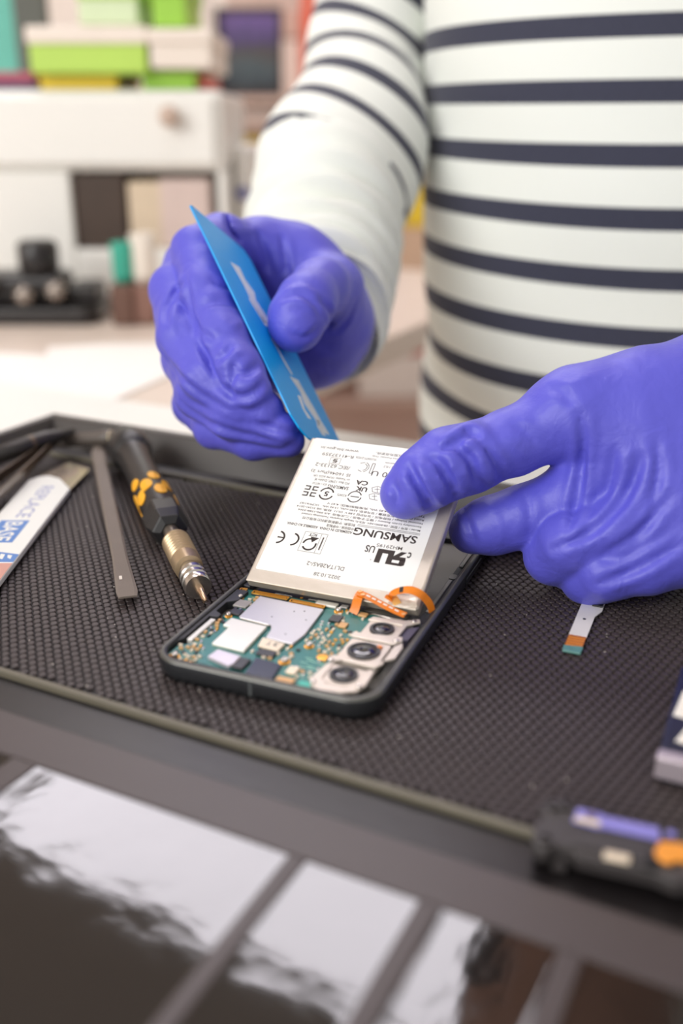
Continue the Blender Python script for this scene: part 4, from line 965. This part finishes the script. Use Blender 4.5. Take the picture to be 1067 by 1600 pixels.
R_str = [([(290,425),(296,470),(312,530),(338,590),(362,622)],-1,1.0),([(248,540),(272,578),(310,615),(365,645)],-1,.9),([(268,612),(300,645),(350,672),(430,688)],-1,.9),
         ([(262,505),(258,484),(272,462),(286,440)],-1,1.1),([(270,515),(268,495),(282,472),(292,455)],1,.9),([(312,462),(336,456),(364,462)],1,1.0),([(316,478),(340,470),(366,478)],-1,.8),([(330,438),(352,448),(360,452)],-1,.7),
         ([(308,505),(318,522),(334,532)],-1,.7),([(338,562),(352,556),(362,543)],-1,1.2),([(344,574),(360,566),(372,552)],1,.9),([(362,616),(384,622),(410,602)],-1,1.2),([(356,596),(382,606),(410,584)],1,1.1),([(370,580),(385,586),(402,570)],-1,.9),
         ([(364,560),(366,590),(360,612)],-1,.8),([(300,560),(325,580),(345,600)],1,.6),([(400,660),(430,672),(470,676)],-1,.7),([(440,468),(465,458),(487,470),(502,494)],-1,.8),([(446,455),(470,446),(497,460)],1,.7),([(452,482),(476,484),(495,500)],-1,.4),
         ([(455,522),(475,530),(495,515)],-1,.5),([(500,470),(514,482),(518,502),(508,520)],-1,.9),([(402,365),(414,390),(420,420)],-1,1.1),([(424,362),(432,395),(436,430)],1,.9),([(440,372),(446,400),(448,425)],-1,.8),([(350,352),(380,360),(410,362)],1,.5),
         ([(520,520),(545,500),(555,470)],-1,.8),([(280,500),(296,520),(302,540)],1,.6),([(345,500),(362,512),(378,500)],1,.6)]
allR = [p for js in R_idx+R_mid+R_rng+R_pky+R_thb for p in [js[0]]] + [p[0] for js in R_palm for p in js]
lo = np.min(allR,0)-.030; hi = np.max(allR,0)+.030
under(sdf_object('glove', R_f, lo, hi, .00082, m_glove, None, wrinkler(R_f, R_str, (cut_card, cut_bat)), 1))['label'] = 'violet glove pinching the blue card'

# left hand (right in the picture) holding the battery --------------------------------------------
L_idx = [J(905,642,338,12),J(805,688,338,11),J(735,715,336,11.2),J(700,724,335,11.4),J(662,748,334,10.0),J(634,770,335,8.8)]
L_mid = [J(1000,715,338,12),J(900,775,342,11.2),J(815,808,347,10.4),J(770,820,350,9.8),J(738,828,352,8.6)]
L_rng = [J(1050,785,334,12),J(960,830,332,11),J(890,848,336,10.4),J(868,866,343,10),J(905,886,352,9),J(960,890,357,8)]
L_pky = [J(1095,845,330,11),J(1010,880,330,10),J(945,892,334,9.6),J(920,902,341,9.2),J(955,915,350,8.2),J(1010,915,354,7.4)]
L_thb = [J(1070,680,368,15),J(970,745,388,12),J(880,790,392,11),J(810,806,390,10),J(765,812,384,9.0)]
L_palm = [[J(905,642,338,12.5),J(1010,625,340,15),J(1130,620,348,22),J(1230,610,360,25)],[J(1000,712,338,13),J(1090,690,340,18),J(1200,640,352,24)],
          [J(1050,785,336,13),J(1120,745,340,18),J(1210,670,352,22)],[J(1095,840,334,12),J(1150,790,340,17),J(1220,700,352,21)],
          [J(905,650,338,12),J(1000,712,338,12.5),J(1050,785,336,12.5),J(1095,840,334,11.5)],[J(1230,630,360,27),J(1290,590,390,28),J(1350,550,430,29)]]
L_f = hand_field(L_palm, [(L_idx,.010),(L_mid,.010),(L_rng,.010),(L_pky,.010),(L_thb,.010)])
L_str = [([(640,728),(655,758),(676,794)],-1,1.5),([(654,722),(670,750),(694,786)],1,1.2),([(628,742),(640,765),(654,794)],1,.7),([(612,756),(622,768),(620,788)],-1,.6),([(672,716),(690,724),(700,742)],-1,.9),
         ([(690,735),(706,752),(712,790)],-1,1.2),([(700,712),(722,736),(728,765),(724,785)],1,1.2),([(712,700),(736,716),(740,740),(764,764)],-1,1.1),([(735,695),(754,712),(764,745)],1,1.0),([(756,700),(776,725),(784,748)],-1,.7),
         ([(690,692),(712,672),(742,662)],1,1.2),([(690,704),(712,690),(742,680)],-1,.8),([(720,672),(740,676),(752,690)],-1,.6),([(780,684),(802,694),(818,716)],1,.5),([(800,664),(822,674),(838,692)],-1,.4),
         ([(906,648),(914,700),(905,760),(890,830)],-1,1.1),([(918,690),(926,740),(915,800),(890,850)],1,.7),([(1000,716),(985,770),(935,828),(865,858)],-1,1.2),([(1018,716),(1005,780),(955,840)],1,.7),([(1045,775),(1000,835),(940,868)],-1,.9),
         ([(1062,850),(1000,888),(930,914)],-1,1.0),([(960,700),(955,740),(945,775)],-1,.5),([(982,700),(976,735)],1,.4),([(725,792),(737,830),(745,856)],-1,.5),([(762,790),(780,812),(785,850)],1,.4),([(820,772),(828,800),(826,840)],-1,.4),
         ([(860,606),(880,612),(892,630)],-1,.5),([(880,604),(905,594),(925,588)],1,.5),([(1025,690),(1030,740),(1018,790)],-1,.5)]
allL = [p[0] for js in (L_idx,L_mid,L_rng,L_pky,L_thb) for p in js] + [p[0] for js in L_palm for p in js]
lo = np.min(allL,0)-.032; hi = np.max(allL,0)+.032
under(sdf_object('glove', L_f, lo, hi, .00082, m_glove, None, wrinkler(L_f, [(q, g, r*(1.55 if i < 13 else 1.1)) for i, (q, g, r) in enumerate(L_str)], (cut_bat, cut_mat, cut_ph)), 1))['label'] = 'violet glove pressing on the battery'

# shirt -------------------------------------------------------------------------------------------
m_shirt = bpy.data.materials.new('breton_jersey'); m_shirt.use_nodes = True; nt = m_shirt.node_tree; N = nt.nodes; L = nt.links; b = N['Principled BSDF']
b.inputs['Roughness'].default_value = .85; b.inputs['Sheen Weight'].default_value = .2
uv = N.new('ShaderNodeUVMap'); uv.uv_map = 'UVMap'; sx = N.new('ShaderNodeSeparateXYZ'); L.new(uv.outputs[0], sx.inputs[0])
def math_(op, a=None, b_=None, c=None):
    n = N.new('ShaderNodeMath'); n.operation = op
    for i, x in enumerate((a, b_, c)):
        if x is None: continue
        if isinstance(x, (int, float)): n.inputs[i].default_value = x
        else: L.new(x, n.inputs[i])
    return n.outputs[0]
# u holds the stripe switch (0..1), v the distance along the garment in stripe periods
fr_ = math_('FRACT', sx.outputs['Y']); st_ = math_('LESS_THAN', fr_, sx.outputs['X'])
tcs = N.new('ShaderNodeTexCoord'); nk = N.new('ShaderNodeTexNoise'); nk.inputs['Scale'].default_value = 900; nk.inputs['Detail'].default_value = 2; L.new(tcs.outputs['Object'], nk.inputs['Vector'])
navy = N.new('ShaderNodeMix'); navy.data_type='RGBA'; navy.inputs['A'].default_value = lin((40,42,60))+(1,); navy.inputs['B'].default_value = lin((60,62,80))+(1,); L.new(nk.outputs['Fac'], navy.inputs['Factor'])
mxs = N.new('ShaderNodeMix'); mxs.data_type='RGBA'; mxs.inputs['A'].default_value = lin((234,237,230))+(1,); L.new(navy.outputs['Result'], mxs.inputs['B']); L.new(st_, mxs.inputs['Factor']); L.new(mxs.outputs['Result'], b.inputs['Base Color'])
bp = N.new('ShaderNodeBump'); bp.inputs['Strength'].default_value = .25; bp.inputs['Distance'].default_value = .001; L.new(nk.outputs['Fac'], bp.inputs['Height']); L.new(bp.outputs['Normal'], b.inputs['Normal'])

def loft(centers, axes, rad, stripes, nth, disp=None, inner=None, open_end=False):
    """centers: list of points; axes: list of (a, b) unit vectors; rad: list of (ra, rb); stripes: list of (switch, v)"""
    V = []; UV = []; F = []
    for i, (c, (a, b_), (ra, rb_)) in enumerate(zip(centers, axes, rad)):
        for k in range(nth):
            t = 2*math.pi*k/nth; d = disp(i, t) if disp else 0
            V.append(tuple(c + a*(math.cos(t)*(ra+d)) + b_*(math.sin(t)*(rb_+d)))); UV.append(stripes(i, t))
    n = len(centers)
    for i in range(n-1):
        for k in range(nth): F.append((i*nth+k, i*nth+(k+1)%nth, (i+1)*nth+(k+1)%nth, (i+1)*nth+k))
    return V, UV, F
def resample(pts, n):
    P = np.array(pts, float); t = np.linspace(0, len(P)-1, n); out = []
    for x in t:
        i = min(int(x), len(P)-2); f = x-i
        p0, p1, p2, p3 = P[max(i-1,0)], P[i], P[i+1], P[min(i+2,len(P)-1)]
        out.append(.5*((2*p1)+(-p0+p2)*f+(2*p0-5*p1+4*p2-p3)*f*f+(-p0+3*p1-3*p2+p3)*f**3))
    return np.array(out)
SV, SUV, SF = [], [], []
def addl(r):
    n = len(SV); SV.extend(r[0]); SUV.extend(r[1]); SF.extend([tuple(i+n for i in f) for f in r[2]])
PQ = .86; PERIOD = .0368*PQ                # the person stands close behind the bench
# torso: stacked ellipses, leaning back a little and turned towards the right of the picture
YAW = math.radians(-18); la = np.array([math.cos(YAW), math.sin(YAW), 0]); fa = np.array([-math.sin(YAW), math.cos(YAW), 0])
prof = [(-.50,.172,.140,0),(-.36,.172,.140,.00),(-.20,.170,.138,.00),(-.06,.168,.136,.0),(.04,.170,.136,.004),(.14,.173,.138,.014),(.24,.176,.136,.030),(.33,.176,.122,.046),(.39,.165,.098,.058),(.44,.125,.082,.066),(.475,.080,.070,.07),(.49,.062,.062,.07)]
pr = resample(prof, 110)
cs = [CAM+(np.array([.232, .766+p[3], p[0]])-CAM)*PQ for p in pr]
TOFF = .3852
def vv(i, t):
    z = pr[i][0]; k = .13*max(0, min(1, (.20-z)/.16)); fr = max(0, -math.sin(t))*pr[i][2]
    return (.37, (z+TOFF+k*(fr-.128))*PQ/PERIOD)
def tdisp(i, t):
    z = pr[i][0]; return .0022*math.sin(z*60+2.2*math.sin(t*2)+t*3)*max(0,min(1,(.2-z)*4)) + .0015*math.sin(z*31+t*5)
addl(loft(cs, [(la, fa)]*len(cs), [(p[1]*PQ, p[2]*PQ) for p in pr], vv, 96, tdisp))
# right sleeve (left in the picture)
def sleeve(pts, per_n, vfun, fold, nth=72):
    P = resample([tuple(W(u,v,Z))+(r,) for u,v,Z,r in pts], per_n); C = P[:,:3]; R = P[:,3]
    tg = np.gradient(C, axis=0); tg /= np.linalg.norm(tg, axis=1)[:,None]
    a = np.cross(tg[0], (0,1,0)); a /= np.linalg.norm(a); AX = []
    for t in tg:
        a = a - t*(a@t); a /= np.linalg.norm(a); AX.append((a, np.cross(t, a)))
    s = np.concatenate([[0], np.cumsum(np.linalg.norm(np.diff(C, axis=0), axis=1))])
    addl(loft(list(C), AX, [(r, r) for r in R], (lambda i, t: vfun(s[i], R[i]*math.cos(t), R[i]*math.sin(t), s[int(per_n*5.45/(len(pts)-1))])), nth, lambda i, th: fold(s[i], th)))
    return C, R, s
SLP = .0345
def vR(s, dx, fr, sc): return (.33 if s-.2*dx < sc else 0.0, (s-.30*dx-.50*fr)/SLP+.15)
def foldR(s, th):
    w = max(0, min(1, (s-.28)/.06)); return w*(.0044*math.sin(s*300+1.2*math.sin(th+1))+.0020*math.sin(s*530+th*2)) + .0022*math.sin(s*55+th*2)*(1-w*.5)
SLV = [(625,-150,.72,.0434),(592,-40,.69,.0404),(576,60,.668,.0388),(568,140,.65,.0415),(550,210,.625,.0475),(526,275,.60,.0485),(509,340,.575,.0443),(498,400,.553,.0395),(490,450,.530,.0382),(487,485,.511,.0380),(486,497,.503,.0378),(487,492,.507,.0350),(489,475,.525,.034)]
Csl, Rsl, ssl = sleeve(SLV, 170, vR, foldR)
# left sleeve (outside the frame to the right)
SLVL = [(1400,-180,.68,.045),(1470,20,.66,.044),(1500,200,.60,.043),(1480,350,.53,.040),(1410,460,.47,.036),(1330,545,.43,.032),(1340,540,.44,.028)]
sleeve(SLVL, 110, lambda s, dx, fr, sc: (.30 if s < sc else 0.0, s/SLP), foldR)
me = bpy.data.meshes.new('shirt'); me.from_pydata(SV, [], SF); me.update()
ul = me.uv_layers.new(name='UVMap'); li = np.empty(len(me.loops), np.int32); me.loops.foreach_get('vertex_index', li)
ul.data.foreach_set('uv', np.array(SUV, np.float32)[li].ravel()); me.shade_smooth(); me.materials.append(m_shirt)
under(link('shirt', me))['label'] = 'white jersey shirt with navy stripes'
# body inside the clothes: one skin surface with neck and head
ZN = .48; hx, hy = .238, .775
sh_l = W(625,-150,.72); sh_r = W(1400,-180,.68); OFS = np.array([.038,.130,.045])
def body(P0):
    P = tuple(P0[i]+OFS[i] for i in range(3))
    d = rc(P, (.238,.80,-.36), (.238,.80,.30), .085, .085)
    for dx in (-.06,.06): d = smin(d, rc(P, (.238+dx,.80,-.34), (.238+dx,.80,.30), .070, .070), .05)
    d = smin(d, rc(P, (.238,.815,.38), (.238,.80,.52), .058, .052), .05)                      # neck
    d = smin(d, rc(P, (.238,.80,.66), (.238,.765,.585), .088, .070), .04)                     # skull and jaw
    d = smin(d, rc(P, (.238,.688,.645), (.238,.672,.612), .008, .014), .018)                   # nose
    for sx_ in (-1,1):
        d = smin(d, rc(P, (.238+sx_*.084,.80,.645), (.238+sx_*.082,.80,.605), .014, .010), .008) # ears
        d = smax(d, -rc(P, (.238+sx_*.030,.694,.652), (.238+sx_*.034,.694,.652), .014, .013), .012) # eye sockets
        d = smin(d, rc(P, (.238+sx_*.031,.706,.652), (.238+sx_*.032,.706,.652), .013, .013), .002)
    d = smax(d, -rc(P, (.218,.692,.580), (.258,.692,.580), .004, .004), .006)                  # mouth
    d = smin(d, rc(P, (.15,.82,.36), tuple(sh_l+OFS+np.array([.02,0,.01])), .045, .034), .05)
    d = smin(d, rc(P, (.33,.82,.36), tuple(sh_r+OFS+np.array([-.02,0,.01])), .045, .034), .05)
    for pts in (SLV[:9], SLVL[:6]):
        js = [(W(u,v,Z), r*.74) for u,v,Z,r in pts]
        d = smin(d, chain(P0, js, .02), .03)
    for sx_ in (-1,1):
        d = smin(d, chain(P, [((.238+sx_*.09,.80,-.36),.085),((.238+sx_*.10,.79,-.56),.06),((.238+sx_*.10,.80,-.66),.045),((.238+sx_*.11,.72,-.688),.032)], .02), .05)
    return d
m_skin = mat('skin', (196,146,122), .5, var=.05, scale=30)
under(sdf_object('body', body, (-.16,.36,-.775), (.66,.96,.75), .008, m_skin))
def hairf(P):
    P = tuple(P[i]+OFS[i] for i in range(3))
    d = rc(P, (.238,.815,.675), (.238,.83,.62), .098, .085)
    return smax(d, -rc(P, (.238,.66,.60), (.238,.70,.50), .115, .10), .02)
under(sdf_object('hair', hairf, (.06,.53,.45), (.34,.84,.76), .006, mat('hair_dark', (48,34,28), .5, var=.2, scale=90)))
def trou(P):
    P = tuple(P[i]+OFS[i] for i in range(3))
    d = rc(P, (.18,.80,-.36), (.296,.80,-.36), .108, .108)
    for sx_ in (-1,1): d = smin(d, chain(P, [((.238+sx_*.085,.80,-.40),.108),((.238+sx_*.10,.79,-.56),.082),((.238+sx_*.10,.80,-.67),.064)], .02), .03)
    return d
under(sdf_object('trousers', trou, (-.04,.48,-.84), (.44,.86,-.23), .008, mat('trouser_denim', (54,60,80), .8, var=.1, scale=60)))
